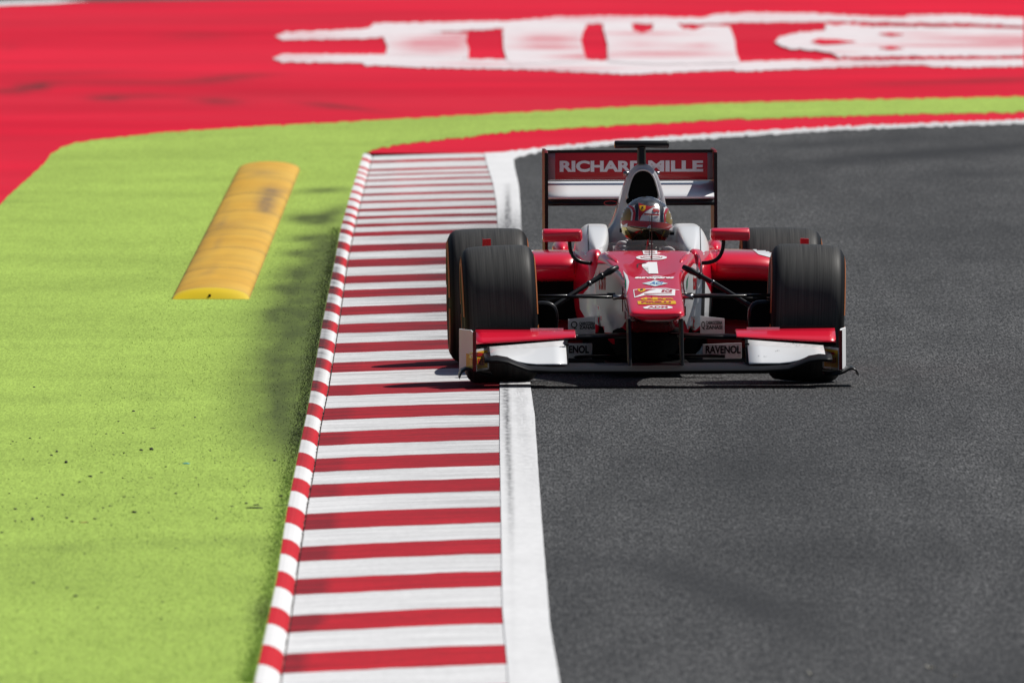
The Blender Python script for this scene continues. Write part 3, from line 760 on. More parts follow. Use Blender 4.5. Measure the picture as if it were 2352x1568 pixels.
# camera pod on top
p = E(1143, 132, 2.02); zc0 = E(1143, 166, 2.02).z; zc1 = E(1143, 96, 2.02).z
post = [[(p.x + sx_ * w, 2.02 + sy_ * d, z) for sx_, sy_ in ((-1, -.5), (-.6, -1), (.6, -1), (1, -.5), (1, 1), (-1, 1))] for z, w, d in ((zc0 - .02, .021, .05), (zc0 + .02, .0205, .045), (zc1, .019, .04))]
add('camera_post', loft(post), M_CARB, cover, smooth=False, bevel=.004)
a, b = E(995, 81, 2.02), E(1292, 81, 2.02)
rr = .0195
rg = []
for t, s in ((0, .75), (.004, .96), (.02, 1), (.98, 1), (.996, .96), (1, .75)):
    c = a.lerp(b, t); rg.append([(c.x, c.y + 1.6 * rr * s * math.cos(q), c.z + rr * s * math.sin(q)) for q in [2 * math.pi * k / 18 for k in range(18)]])
pod = add('camera_pod', loft(rg), M_CARB, cover, smooth=True)
for x_, mm in ((a.x - .0015, M_DECY), (b.x + .0015, M_CARB)):
    me = lathe_x([(0, .001), (0, rr * .72), (.002, rr * .72), (.002, .001)], 18); me.transform(Matrix.Translation((x_ - .001, a.y, (a.z + b.z) / 2))); add('lens_cap', me, mm, pod)

# --- side pods: lip swept across, dark cooling inlet beneath
prof = [(1.36, .452), (1.335, .470), (1.31, .500), (1.312, .530), (1.345, .560), (1.41, .582), (1.55, .592), (1.9, .592), (2.4, .55), (2.9, .40), (3.0, .20), (2.9, .18), (1.6, .18), (1.58, .43)]
def pod_ring(x, drop, squash):
    return [(x, Y + squash * (1.0 if Y < 1.5 else 0), z - drop * max(0, (z - .18)) / .4) for Y, z in prof]
stations = [(-.26, 0, 0), (-.40, 0, 0), (-.55, .002, .01), (-.64, .012, .03), (-.69, .05, .06), (-.715, .13, .10), (-.72, .30, .12)]
me = loft([pod_ring(x, d, s) for x, d, s in stations])
sidepods = []
for mm in (me, mirror_mesh(me)): sidepods.append(add('sidepod', mm, M_PAINT, smooth=True, subsurf=2))
for s in (-1, 1):
    x0, x1 = sorted((s * .285, s * .69))
    # inlet mouth: dark duct with a rounded inner corner
    add('inlet_duct', box(x0, x1, 1.43, 1.57, .14, .455), M_MATTB)
    # inner cheek between the chassis and the inlet
    pts = [(s * .24, 1.12, .24), (s * .30, 1.30, .24), (s * .322, 1.42, .24), (s * .322, 1.42, .44), (s * .31, 1.38, .48), (s * .30, 1.30, .52), (s * .27, 1.12, .52), (s * .24, 1.1, .5)]
    add('inlet_cheek', loft([[(p[0], p[1], p[2]) for p in pts], [(p[0] * .6, p[1] + .1, p[2]) for p in pts]]), M_PAINT, bevel=.02)
    # low floor lip at the mouth
    lipr = [[(s * x, Y, z) for Y, z in ((1.28, .20 - k), (1.31, .235 - k), (1.45, .262 - k), (1.46, .12), (1.3, .12))] for x, k in ((.30, 0.0), (.42, .0), (.56, .012), (.68, .05))]
    add('inlet_floor_lip', loft(lipr), M_DRED, smooth=True, bevel=.01)  # darker red puts the shade at the inlet into the colour
    # rear bump beside the engine cover
    bm = bmesh.new(); bmesh.ops.create_uvsphere(bm, u_segments=20, v_segments=12, radius=1, matrix=Matrix.Translation((s * .375, 2.35, .575)) @ Matrix.Diagonal((.045, .25, .05, 1)))
    add('rear_bump', bm_mesh(bm), M_PAINT, smooth=True)
    # small winglet standing ahead of the rear wheel
    p = E(285, 600, 2.62) if s < 0 else E(2045, 594, 2.62)
    me = plate([(p.x - .021, 2.62, p.z - .05), (p.x + .021, 2.62, p.z - .05), (p.x + .021, 2.62, p.z - .004 - .002 * s), (p.x - .017, 2.62, p.z - .004), (p.x - .02, 2.62, p.z + .004) if s < 0 else (p.x - .021, 2.62, p.z - .006), ], .05, (0, 1, 0))
    wg = add('winglet', me, M_DECR, bevel=.003)
    add('winglet_stay', box(p.x - .006, p.x + .006, 2.60, 2.64, .05, p.z - .045), M_CARB, wg)
pod_bvh = bvh_of(sidepods)
wst = lay('white_flash', poly_bm([(1740, 648), (1790, 690), (1850, 706), (1920, 722), (1920, 645)]), pod_bvh, M_WPAINT, sidepods[1])
wst2 = lay('white_flash', poly_bm([(440, 650), (566, 650), (524, 690), (440, 720)]), pod_bvh, M_WPAINT, sidepods[0])
for pts in ([(769, 670), (771, 670), (771, 792), (769, 792)], [(1560, 668), (1562, 668), (1562, 790), (1560, 790)]):
    lay('panel_seam', poly_bm(pts), pod_bvh, M_DRED, sidepods[0] if pts[0][0] < 1000 else sidepods[1])

# --- floor
add('floor', box(-.70, .70, 1.25, 3.3, .045, .075), M_CARB, bevel=.008)
add('splitter', box(-.20, .20, .62, 1.27, .048, .072), M_CARB, bevel=.008)
kl = [sect(.45, .19, .26, .05, .09, .11, .012), sect(.62, .07, .25, .07, .11, .15, .012), sect(1.0, .06, .22, .12, .16, .2, .012), sect(1.3, .05, .2, .16, .2, .24, .012)]
add('keel', loft(kl), M_MATTB, smooth=True, subsurf=1)
add('rear_structure', loft([sect(3.0, .10, .40, .15, .17, .15, .02), sect(3.6, .15, .33, .07, .08, .07, .02), sect(3.85, .2, .30, .05, .06, .05, .02)]), M_CARB, smooth=True, subsurf=1)
add('diffuser', loft([[(-.48, 3.15, .05), (.48, 3.15, .05), (.48, 3.15, .09), (-.48, 3.15, .09)], [(-.48, 3.62, .17), (.48, 3.62, .17), (.48, 3.62, .2), (-.48, 3.62, .2)]]), M_CARB)

# --- white painted flanks with lettering
flank_bvh = bvh_of([chassis] + [o for o in car.children if o.name.startswith(('cockpit_side', 'inlet_cheek'))])
fl = lay('white_flank', poly_bm([(905, 742), (950, 742), (990, 752), (1030, 790), (1046, 830), (1062, 900), (1070, 1035), (1040, 1085), (985, 1120), (930, 1118), (905, 1080), (835, 1040), (805, 990), (800, 932), (850, 875), (885, 800)]), flank_bvh, M_WPAINT, car, grid=14)
fr = lay('white_flank', poly_bm([(1400, 775), (1430, 738), (1452, 745), (1466, 790), (1500, 850), (1524, 900), (1524, 1000), (1510, 1040), (1440, 1105), (1395, 1100), (1372, 1030)]), flank_bvh, M_WPAINT, car, grid=14)
for a, b in (((1478, 806), (1470, 1040)), ((1518, 900), (1512, 1040))):
    lay('stripe', poly_bm([(a[0], a[1]), (a[0] + 14, a[1] + 8), (b[0] + 16, b[1]), (b[0], b[1])]), flank_bvh, M_DECB, fr, off=.0035)
for s in ('l', 'o', 'n'):
    u = {'l': 910, 'o': 924, 'n': 938}[s]
    lay('letter', text_bm({'l': 't', 'o': 's', 'n': 'n'}[s], u, 774 if s == 'l' else 800, u + 10, 884), flank_bvh, M_DECR, fl, off=.0035, grid=20)
lay('letter', text_bm('ton', 1424, 800, 1444, 884), flank_bvh, M_DECR, fr, off=.0035, grid=20)

# --- nose artwork
nb = bvh_of([nose])
NG = 8.0
def nd(name, bm, m, parent=nose, off=.0018): return lay(name, bm, nb, m, parent, off, NG)
nd('race_number', poly_bm([(1146, 745), (1166, 742), (1180, 733), (1228, 733), (1236, 797), (1184, 797), (1180, 758), (1146, 758)]), M_DECW)
nd('lettering', text_bm('eurospares', 1106, 815, 1324, 828, bold=.05, shear=.3), M_DECW)
nd('arc', poly_bm([(1180, 814), (1215, 809), (1250, 811), (1280, 815), (1250, 813.5), (1215, 812)]), M_DECW)
dm = nd('diamond_badge', poly_bm([(1146, 851), (1190, 841), (1218, 832), (1246, 841), (1290, 851), (1246, 861), (1218, 868), (1190, 861)]), M_PALE)
nd('lettering', text_bm('ACI', 1188, 843, 1264, 858, bold=.02, shear=.4), M_DECBL, off=.0034)
sp = nd('sponsor_panel', poly_bm([(1097, 886), (1130, 881), (1200, 879), (1330, 886), (1328, 918), (1240, 918), (1170, 914), (1104, 930)]), M_DECW)
nd('red_field', poly_bm([(1102, 889), (1150, 884), (1225, 884), (1190, 890), (1155, 903), (1132, 914), (1108, 925)]), M_DECR, off=.003)
nd('shield', poly_bm([(1120, 884), (1164, 882), (1166, 890), (1154, 898), (1140, 901), (1126, 896)]), M_DECY, off=.0042)
nd('shield_mark', poly_bm([(1134, 888), (1142, 885), (1154, 886), (1148, 890), (1152, 894), (1142, 893), (1138, 897)]), M_DECB, off=.0054)
nd('lettering', text_bm('scs', 1252, 887, 1314, 901, bold=.03, shear=.2), M_DECR, off=.003)
nd('rule', poly_bm([(1158, 908), (1312, 905), (1312, 908), (1158, 912)]), M_DECR, off=.003)
nd('swoosh', poly_bm([(1200, 877), (1280, 877), (1350, 887), (1352, 889), (1280, 880), (1200, 879)]), M_DECW)
nd('lettering', text_bm('dallara', 1138, 928, 1320, 942, bold=.06), M_DECY)
nd('yellow_bar', poly_bm([(1120, 949), (1200, 946), (1330, 947), (1335, 962), (1330, 965), (1200, 965), (1124, 966)]), M_DECY)
nd('lettering', text_bm('PIRELLI', 1142, 951, 1306, 961, bold=.06), M_DECR, off=.003)
nd('oval_badge', poly_bm([(1150, 984), (1185, 974), (1240, 972), (1290, 975), (1314, 980), (1296, 983), (1314, 988), (1270, 992), (1200, 992), (1160, 990)]), M_DECW)
nd('lettering', text_bm('ADM', 1178, 978, 1288, 988, bold=.04), M_DECR, off=.003)
em = nd('round_emblem', poly_bm(ell(1198, 708, 86, 14)), M_DECW)
nd('ring', poly_bm(ell(1198, 708, 62, 9.5)), M_DECR, off=.003)
nd('ring_centre', poly_bm(ell(1198, 708, 56, 8)), M_DECW, off=.004)
nd('cross', poly_bm([(1150, 706.5), (1192, 706.5), (1194, 701), (1202, 701), (1204, 706.5), (1246, 706.5), (1246, 709), (1204, 709), (1202, 714.5), (1194, 714.5), (1192, 709), (1150, 709)]), M_DECR, off=.005)
nd('centre_strip', poly_bm([(1142, 645), (1225, 645), (1232, 690), (1154, 690)]), M_DECW)
for v in (652, 659, 667, 675, 683): nd('strip_bar', poly_bm([(1158, v), (1218, v), (1220, v + 2.6), (1160, v + 2.6)]), M_DECR, off=.003)
nd('aero_scratch', poly_bm([(1116, 746), (1124, 743), (1168, 734), (1168, 736.5), (1126, 746), (1124, 763), (1118, 764)]), M_DECB)
for s in (-1, 1):        # white and green edging sweeping down the nose corners
    c = 1224
    q = lambda pts: [(c + s * abs(x), y) for x, y in pts]
    nd('edge_white', poly_bm(q([(188, 782), (170, 800), (156, 840), (158, 870), (166, 910), (156, 880), (148, 850), (150, 820), (160, 798), (176, 778)]) if False else q([(184, 778), (160, 806), (149, 842), (154, 880), (163, 915), (166, 900), (163, 868), (164, 836), (176, 800)])), M_WPAINT)
    nd('edge_green', poly_bm(q([(178, 800), (165, 836), (164, 868), (166.5, 890), (171, 860), (172, 830)])), M_DECG, off=.0026)
    nd('corner_white', poly_bm(q([(155, 1044), (148, 1030), (120, 1046), (108, 1052), (140, 1056), (153, 1052)])), M_WPAINT)

# --- nose pylons to the wing
for ua, ub in ((1064, 1088), (1352, 1380)):
    a, b = E(ua, 1045, -.70), E(ub, 1312, -.70); x0, x1 = a.x, b.x
    xm = (x0 + x1) / 2; sgn = -1 if xm < 0 else 1
    add('nose_pylon', loft([[(xm - .007 + k, Y, z) for Y, z in ((-.72, .325), (-.40, .315), (-.60, .085), (-.86, .085))] for k in (0, .014)]), M_CARB, bevel=.003)

# --- front wing
def airfoil(stn, chord_pts):
    return loft([[(x, Y, z) for Y, z in chord_pts(x)] for x in stn])
def foil(y0, z0, y1, z1, t):
    """closed section from leading edge to trailing edge"""
    d = Vector((0, y1 - y0, z1 - z0)); n = Vector((0, -d.z, d.y)).normalized(); out = []
    for s, k in ((0, 0), (.03, .45), (.12, .85), (.35, 1.0), (.7, .6), (1.0, .06)):
        out.append((y0 + d.y * s + n.y * t * .5 * k, z0 + d.z * s + n.z * t * .5 * k))
    for s, k in ((1.0, .06), (.7, .5), (.35, .9), (.12, .8), (.03, .45)):
        out.append((y0 + d.y * s - n.y * t * .5 * k, z0 + d.z * s - n.z * t * .5 * k))
    return out
def zmain(x): return float(np.interp(abs(x), [0, .5, .62, .67, .72, .77, .83], [.078, .080, .086, .104, .124, .132, .130]))
sts = [-.83, -.80, -.77, -.745, -.72, -.695, -.67, -.645, -.62, -.58, -.5, -.35, -.15, 0]; sts = sts + [-x for x in sts[-2::-1]]
wing = add('front_wing', loft([[(x, Y, z) for Y, z in foil(-.99, zmain(x), -.60, zmain(x) + .030, .030)] for x in sts]), M_WINGB, smooth=True)
for s in (-1, 1):
    # sunlit white second element
    fx = [.435, .50, .58, .63, .67, .71, .75, .80]
    rings = []
    for x in fx:
        zl = float(np.interp(x, [.43, .60, .66, .72, .80], [.112, .112, .122, .142, .150])); zt = float(np.interp(x, [.43, .80], [.219, .190]))
        rings.append([(s * x, Y, z) for Y, z in foil(-.88, zl, -.60, zt, .012)])
    fl2 = add('wing_flap', loft(rings), M_WPAINT, wing, smooth=True); fl2['label'] = 'white sunlit wing flap'
    rings = []
    for x in [.385, .39, .47, .56, .65, .74, .83, .862]:
        zl = float(np.interp(x, [.38, .86], [.218, .192])); zt = float(np.interp(x, [.38, .86], [.262, .265]))
        rings.append([(s * x, Y, z) for Y, z in foil(-.585, zl + .012, -.42, zt + .002, .020)])
    fl3 = add('wing_flap', loft(rings), M_PAINT, wing, smooth=True); fl3['label'] = 'red upper wing flap'
    rings = []
    for x in [.41, .47, .56, .65, .74, .83, .862]:
        zl = float(np.interp(x, [.38, .86], [.214, .187])); rings.append([(s * x, Y, z) for Y, z in foil(-.575, zl + .004, -.46, zl + .024, .010)])
    add('flap_underside', loft(rings), M_MATTB, wing, smooth=True)
    g1 = add('gurney_strip', box(*sorted((s * .60, s * .86)), -.418, -.412, .258, .278), M_CARB, wing)
    add('gurney_strip', box(*sorted((s * .44, s * .598)), -.418, -.412, .258, .272), M_WPAINT, wing)
    x = .432
    add('flap_stay', loft([[(s * x + k, Y, z) for Y, z in ((-.80, .09), (-.63, .225), (-.55, .225), (-.66, .09))] for k in (-.006, .006)]), M_CARB, wing)
    for z in (.20, .225, .11):
        me = tube([(s * x - .011, -.80 + z * .6, z), (s * x + .011, -.80 + z * .6, z)], .005, 8); add('bolt', me, M_CARB, wing)
    # endplate: outer blade flaring out to the rear, inner vane, dark footplate
    prof_o = [(.876, -.80), (.878, -.74), (.888, -.66), (.905, -.58), (.925, -.50), (.937, -.42)]
    rings = []
    if s > 0: prof_o = [(x - (x - .876) * .42, Y) for x, Y in prof_o]
    for x, Y in prof_o:
        zt = .272 if Y > -.7 else .262; zb = .075
        rings.append([(s * (x - .004), Y, zb), (s * (x - .004), Y, zt), (s * (x + .004), Y, zt), (s * (x + .004), Y, zb)])
    ep = add('endplate', loft(rings), M_DECW, wing, smooth=False, bevel=.003)
    add('leading_edge', box(*sorted((s * .868, s * .884)), -.812, -.797, .080, .268), M_DRED, ep)
    prof_i = [(.868, -.79), (.858, -.72), (.838, -.62), (.812, -.54), (.806, -.50)]
    rings = [[(s * (x - .003), Y, .078), (s * (x - .003), Y, .182), (s * (x + .003), Y, .182), (s * (x + .003), Y, .078)] for x, Y in prof_i]
    iv = add('inner_vane', loft(rings), M_WPAINT, ep)
    add('vane_edge', box(*sorted((s * .800, s * .808)), -.512, -.498, .082, .188), M_STEEL, ep)
    # sticker wrapped over both faces
    for pr_, zz, o_ in ((prof_i[:4], (.088, .172), -.0055), (prof_o[1:4], (.090, .158), .0062))[:1 if s > 0 else 2]:
        vs, fs = [], []
        for x, Y in pr_: vs += [(s * (x + o_), Y, zz[0]), (s * (x + o_), Y, zz[1])]
        for i in range(len(pr_) - 1): fs.append((2 * i, 2 * i + 1, 2 * i + 3, 2 * i + 2))
        add('yellow_sticker', mesh_of(vs, fs), M_DECY, ep)
    ft = [(.80, .062), (.84, .060), (.87, .063), (.895, .072), (.915, .085), (.935, .088), (.952, .080), (.962, .062), (.962, .056)] if s > 0 else [(.79, .062), (.83, .066), (.865, .078), (.89, .090), (.915, .093), (.935, .080), (.945, .058), (.947, .05)]
    rings = [[(s * x, -.80, z), (s * x, -.42, z + .004), (s * x + .0001, -.42, z - .006), (s * x + .0001, -.80, z - .010)] for x, z in ft]
    add('footplate', loft(rings), M_CARB, ep, smooth=True)
wing_bvh = bvh_of([o for o in bpy.data.objects if o.name.startswith(('inner_vane', 'endplate', 'yellow_sticker'))])
lay('lettering', text_bm('P', 195, 1230, 272, 1262, bold=.06), wing_bvh, M_DECR, wing, off=.003, grid=6)
lay('lettering', text_bm('IRE', 224, 1264, 270, 1300, bold=.04), wing_bvh, M_DECR, wing, off=.003, grid=6)
lay('lettering', text_bm('RELLI', 2166, 1258, 2222, 1288, bold=.05), wing_bvh, M_DECR, wing, off=.003, grid=6)
lay('lettering', poly_bm([(2168, 1232), (2212, 1228), (2218, 1236), (2212, 1242), (2168, 1244)]), wing_bvh, M_DECR, wing, off=.003, grid=6)
flap_bvh = bvh_of([o for o in bpy.data.objects if o.name.startswith('wing_flap')])
rg_ = random.Random(9)
for cu_, cv_, w, h, n in ((1990, 1182, 60, 10, 22), (1898, 1222, 14, 6, 8), (1790, 1250, 8, 3, 4), (1822, 1252, 10, 3, 5), (1715, 1250, 4, 8, 3)):
    for _ in range(n):
        x, y = rg_.gauss(cu_, w * .4), rg_.gauss(cv_, h * .4)
        lay('chip', poly_bm([(x, y), (x + rg_.uniform(2, 6), y + rg_.uniform(-2, 2)), (x + rg_.uniform(1, 4), y + rg_.uniform(1, 4))]), flap_bvh, M_DECB, wing, off=.001, grid=20)

# --- bargeboards with sponsor lettering
def board(u0, v0, u1, v1, v0b, v1b, Yo, Yi):
    """vertical plate seen obliquely: outline in elevation, depth runs from Yo (left in view) to Yi"""
    pts = [E(u0, v0, Yo), E(u1, v0b, Yi), E(u1, v1b, Yi), E(u0, v1, Yo)]
    return add('bargeboard', plate(pts, .006, (0, 1, 0)), M_WPAINT, bevel=.002)
b1 = board(737, 1046, 887, 1130, 1030, 1130, .62, .80); b2 = board(737, 1180, 870, 1262, 1180, 1265, .62, .80)
b3 = board(1468, 1028, 1602, 1128, 1042, 1129, .80, .62); b4 = board(1482, 1186, 1697, 1268, 1176, 1264, .80, .56)
bb = bvh_of([b1, b2, b3, b4])
lay('lettering', text_bm('CARROZZERIA', 796, 1061, 884, 1080, bold=.03), bb, M_DECB, b1, grid=60)
lay('lettering', text_bm('ZANASI', 797, 1082, 884, 1101, bold=.03), bb, M_DECB, b1, grid=60)
lay('lettering', text_bm('CARROZZERIA', 1502, 1056, 1592, 1076, bold=.03), bb, M_DECB, b3, grid=60)
lay('lettering', text_bm('ZANASI', 1500, 1080, 1592, 1101, bold=.03), bb, M_DECB, b3, grid=60)
lay('emblem', text_bm('Q', 750, 1058, 786, 1102, bold=.01), bb, M_DECB, b1, grid=60)
lay('emblem', text_bm('Q', 1476, 1058, 1496, 1104, bold=.01), bb, M_DECB, b3, grid=60)
lay('lettering', text_bm('ENOL', 739, 1192, 850, 1234, bold=.03), bb, M_DECB, b2, grid=60)
lay('lettering', text_bm('RAVENOL', 1500, 1192, 1694, 1236, bold=.03), bb, M_DECB, b4, grid=60)
for b_, uu in ((b1, (880,)), (b3, (1470,))): pass
# stays that carry the boards
for s in (-1, 1):
    for z in (.20, .10):
        add('board_stay', tube([(s * .10, .80, z), (s * .30, .74, z), (s * .37, .66, z)], .008, 8), M_CARB)

# --- wheels
M_TYRE, nt, bsd = new_mat('tyre_rubber')
N, L = nt.nodes, nt.links
tc = N.new('ShaderNodeTexCoord'); mp = N.new('ShaderNodeMapping'); mp.inputs['Scale'].default_value = (1, .02, .02); L.new(tc.outputs['Object'], mp.inputs[0])
nz = N.new('ShaderNodeTexNoise'); nz.inputs['Scale'].default_value = 150; nz.inputs['Detail'].default_value = 6; L.new(mp.outputs[0], nz.inputs['Vector'])
rmp = N.new('ShaderNodeValToRGB'); rmp.color_ramp.elements[0].position = .3; rmp.color_ramp.elements[0].color = (.036, .036, .0355, 1); rmp.color_ramp.elements[1].position = .72; rmp.color_ramp.elements[1].color = (.080, .079, .076, 1)
L.new(nz.outputs['Fac'], rmp.inputs[0])
sep = N.new('ShaderNodeSeparateXYZ'); L.new(tc.outputs['Object'], sep.inputs[0])
ln = N.new('ShaderNodeVectorMath'); ln.operation = 'LENGTH'
cmb = N.new('ShaderNodeCombineXYZ'); L.new(sep.outputs['Y'], cmb.inputs[1]); L.new(sep.outputs['Z'], cmb.inputs[2]); L.new(cmb.outputs[0], ln.inputs[0])
mr = N.new('ShaderNodeMapRange'); mr.inputs['From Min'].default_value = .312; mr.inputs['From Max'].default_value = .322; L.new(ln.outputs['Value'], mr.inputs[0])
mx = N.new('ShaderNodeMix'); mx.data_type = 'RGBA'; mx.inputs[6].default_value = (.011, .011, .012, 1); L.new(mr.outputs[0], mx.inputs[0]); L.new(rmp.outputs[0], mx.inputs[7])
L.new(mx.outputs[2], bsd.inputs['Base Color'])
mr2 = N.new('ShaderNodeMapRange'); mr2.inputs['To Min'].default_value = .42; mr2.inputs['To Max'].default_value = .62; L.new(nz.outputs['Fac'], mr2.inputs[0]); L.new(mr2.outputs[0], bsd.inputs['Roughness'])
bsd.inputs['Specular IOR Level'].default_value = .12
bp = N.new('ShaderNodeBump'); bp.inputs['Strength'].default_value = .15; bp.inputs['Distance'].default_value = .003; L.new(nz.outputs['Fac'], bp.inputs['Height']); L.new(bp.outputs[0], bsd.inputs['Normal'])
M_ORANGE = mat('orange_tyre_band', (.40, .115, .025), .6)
M_RIM = mat('dark_rim', (.03, .03, .032), .35, metal=.7)
def tyre_profile(hw):
    h = hw
    return [(-h * .80, .17), (-h * .92, .19), (-h * .99, .225), (-h, .255), (-h * .975, .283), (-h * .92, .304), (-h * .85, .317), (-h * .77, .3245), (-h * .6, .3275), (-h * .3, .3295), (0, .33),
            (h * .3, .3295), (h * .6, .3275), (h * .77, .3245), (h * .85, .317), (h * .92, .304), (h * .975, .283), (h, .255), (h * .99, .225), (h * .92, .19), (h * .80, .17), (h * .72, .165), (-h * .72, .165)]
def wheel(x, Y, hw, camber, steer, label):
    s = -1 if x < 0 else 1
    rim_p = [(-hw * .74, .168), (-hw * .78, .176), (-hw * .74, .178), (-hw * .66, .162), (-hw * .2, .150), (hw * .5, .150), (hw * .66, .162), (hw * .74, .178), (hw * .78, .176), (hw * .74, .168), (hw * .6, .145), (-hw * .6, .145)]
    w = add('wheel', lathe_x(rim_p, 48), M_RIM, car, smooth=True)
    w.location = (x, Y, .3295); w.rotation_euler = (0, camber * s, steer)
    w['label'] = label
    link('tyre', lathe_x(tyre_profile(hw), 96), M_TYRE, w, smooth=True)
    for sg in (-1, 1):
        # coloured band printed on the side wall
        band = [(sg * hw * .973, .285), (sg * (hw + .001), .262), (sg * (hw + .0012), .250), (sg * (hw * .999), .240)]
        vs, fs = [], []; n = 96
        for k in range(n):
            q = 2 * math.pi * k / n
            for bx, br in band: vs.append((bx + sg * .0014, br * math.cos(q), br * math.sin(q)))
        for k in range(n):
            if k % 48 in (0, 1, 2, 24, 25): continue
            k2 = (k + 1) % n
            for j in range(3): fs.append((k * 4 + j, k * 4 + j + 1, k2 * 4 + j + 1, k2 * 4 + j))
        link('sidewall_band', mesh_of(vs, fs), M_ORANGE, w, smooth=True)
    # hub with spokes
    bm = bmesh.new()
    for k in range(7):
        mt = Matrix.Rotation(2 * math.pi * k / 7, 4, 'X') @ Matrix.Translation((s * hw * .45, 0, .085))
        bmesh.ops.create_cube(bm, size=1, matrix=mt @ Matrix.Diagonal((.02, .026, .14, 1)))
    bmesh.ops.create_cone(bm, cap_ends=True, segments=20, radius1=.05, radius2=.04, depth=.08, matrix=Matrix.Translation((s * hw * .5, 0, 0)) @ Matrix.Rotation(R(90), 4, 'Y'))
    link('spokes', bm_mesh(bm), M_RIM, w)
    return w
wheel(-.736, 0, .178, R(2.2), R(0), 'front wheel on the kerb side')
wheel(.738, 0, .178, R(2.2), R(0), 'front wheel on the asphalt side')
wheel(-.715, 3.12, .199, R(1.0), 0, 'rear wheel on the kerb side')
wheel(.724, 3.12, .199, R(1.0), 0, 'rear wheel on the asphalt side')

# --- front suspension
def rod(name, pts, r, m=M_CARB, flat=.6): return add(name, tube(pts, r, 10, flat), m, smooth=True)
for s in (-1, 1):
    def K(u, v, Y):
        p = EM(u, v, Y); return Vector((s * abs(p.x), Y, p.z))
    rod('upper_wishbone', [K(985, 925, -.12), K(760, 922, -.02), K(545, 920, .02)], [.011, .013, .012])
    rod('upper_wishbone', [K(960, 912, .42), K(760, 916, .2), K(545, 918, .05)], [.009, .012, .011])
    rod('lower_wishbone', [K(1070, 1140, -.10), K(800, 1150, -.03), K(560, 1160, .02)], [.015, .018, .015])
    rod('lower_wishbone', [K(1070, 1130, .5), K(800, 1140, .25), K(560, 1155, .05)], [.013, .016, .013])
    pr_ = rod('pushrod', [K(1012, 758, .29), K(965, 783, .27), K(940, 797, .26), K(850, 850, .2), K(660, 975, .08), K(590, 1015, .04)], [.012, .017, .013, .012, .012, .010], flat=1.0)
    rod('track_rod', [K(960, 918, .30), K(545, 940, .12)], .007)
    a, b = K(930, 803, .252), K(912, 814, .247); add('rod_collar', tube([a, b], .0165, 10), M_CARB, pr_, smooth=True)
    a, b = K(858, 846, .2), K(850, 851, .196); add('rod_collar', tube([a, b], .0145, 10), M_STEEL, pr_, smooth=True)
    a, b = K(1062, 925, -.12), K(985, 925, -.12); add('pickup', tube([a, a.lerp(b, .7), b], [.011, .011, .015], 10), M_STEEL, smooth=True)
    a, b = K(1050, 912, .40), K(955, 912, .42); add('pickup', tube([a, b], .010, 10), M_CARB, smooth=True)
    # brake duct scoop inside the wheel
    rg2 = []
    for Y, k in ((-.16, .93), (-.15, 1.0), (-.05, 1.0), (.1, .9)):
        cx_, cz_ = s * .53, K(600, 1040, 0).z
        ring = []
        for q in range(20):
            a_ = 2 * math.pi * q / 20; ca, sa = math.cos(a_), math.sin(a_)
            ring.append((cx_ + .075 * k * math.copysign(abs(ca) ** .75, ca), Y, cz_ + .085 * k * math.copysign(abs(sa) ** .7, sa)))
        rg2.append(ring)
    bd = add('brake_duct', loft(rg2), M_CARB, smooth=True)
    ring = [(p[0] * 1 + 0, -.1612, p[2]) for p in rg2[0]]; c_ = Vector((s * .53, -.1612, K(600, 1040, 0).z))
    ring = [tuple(c_ + (Vector(p) - c_) * .9) for p in ring]
    add('duct_mouth', mesh_of(ring, [tuple(range(20))]), M_MATTB, bd)
    # rear suspension arms
    for z in (.22, .42):
        add('rear_wishbone', tube([(s * .12, 2.85, z), (s * .58, 3.12, z - .02)], .012, 8), M_CARB); add('rear_wishbone', tube([(s * .10, 3.35, z), (s * .58, 3.14, z - .02)], .012, 8), M_CARB)

# --- mirrors
for s, (u0, u1, v0, v1) in ((-1, (597, 815, 548, 620)), (1, (1525, 1742, 543, 612))):
    a, b = E(u0, v0, 1.0), E(u1, v1, 1.0); rings = []
    xo = a.x if s < 0 else b.x; xi = b.x if s < 0 else a.x
    for t, k, dy in ((0, .86, .0), (.02, .98, -.004), (.06, 1, -.006), (.9, 1, -.035), (.96, .95, -.03), (1.0, .80, -.012)):
        x = xo + (xi - xo) * t; zc_ = (a.z + b.z) / 2; h = (a.z - b.z) / 2 * k; zt_ = zc_ + h; zb_ = zc_ - h * (1.0 if t < .85 else .94)
        f = 1.0 + dy
        rings.append([(x, f + .03, zb_), (x, f + .008, zb_ + .001), (x, f, zb_ + .008), (x, f, zt_ - .022 + .01 * t), (x, f + .012, zt_ - .008), (x, f + .05, zt_), (x, f + .10, zt_ - .001), (x, f + .105, zt_ - .008), (x, f + .105, zb_ + .006)])
    mir = add('mirror', loft(rings), M_PAINT, smooth=True, bevel=.003)
    add('mirror_glass', mesh_of([(xo * .985, 1.107, a.z - .01), (xi, 1.107, a.z - .01), (xi, 1.107, b.z + .01), (xo * .985, 1.107, b.z + .01)], [(0, 1, 2, 3)]), M_STEEL, mir)
    if s < 0: P = [E(745, 612, 1.03), E(745, 690, 1.03), E(765, 737, 1.03), E(870, 737, 1.05)]
    else: P = [E(1597, 606, 1.03), E(1597, 690, 1.03), E(1570, 737, 1.03), E(1478, 736, 1.05)]
    add('mirror_stalk', tube([P[0] + Vector((0, 0, .02))] + bez(*P, 14), .0095, 12), M_CARB, mir, smooth=True)

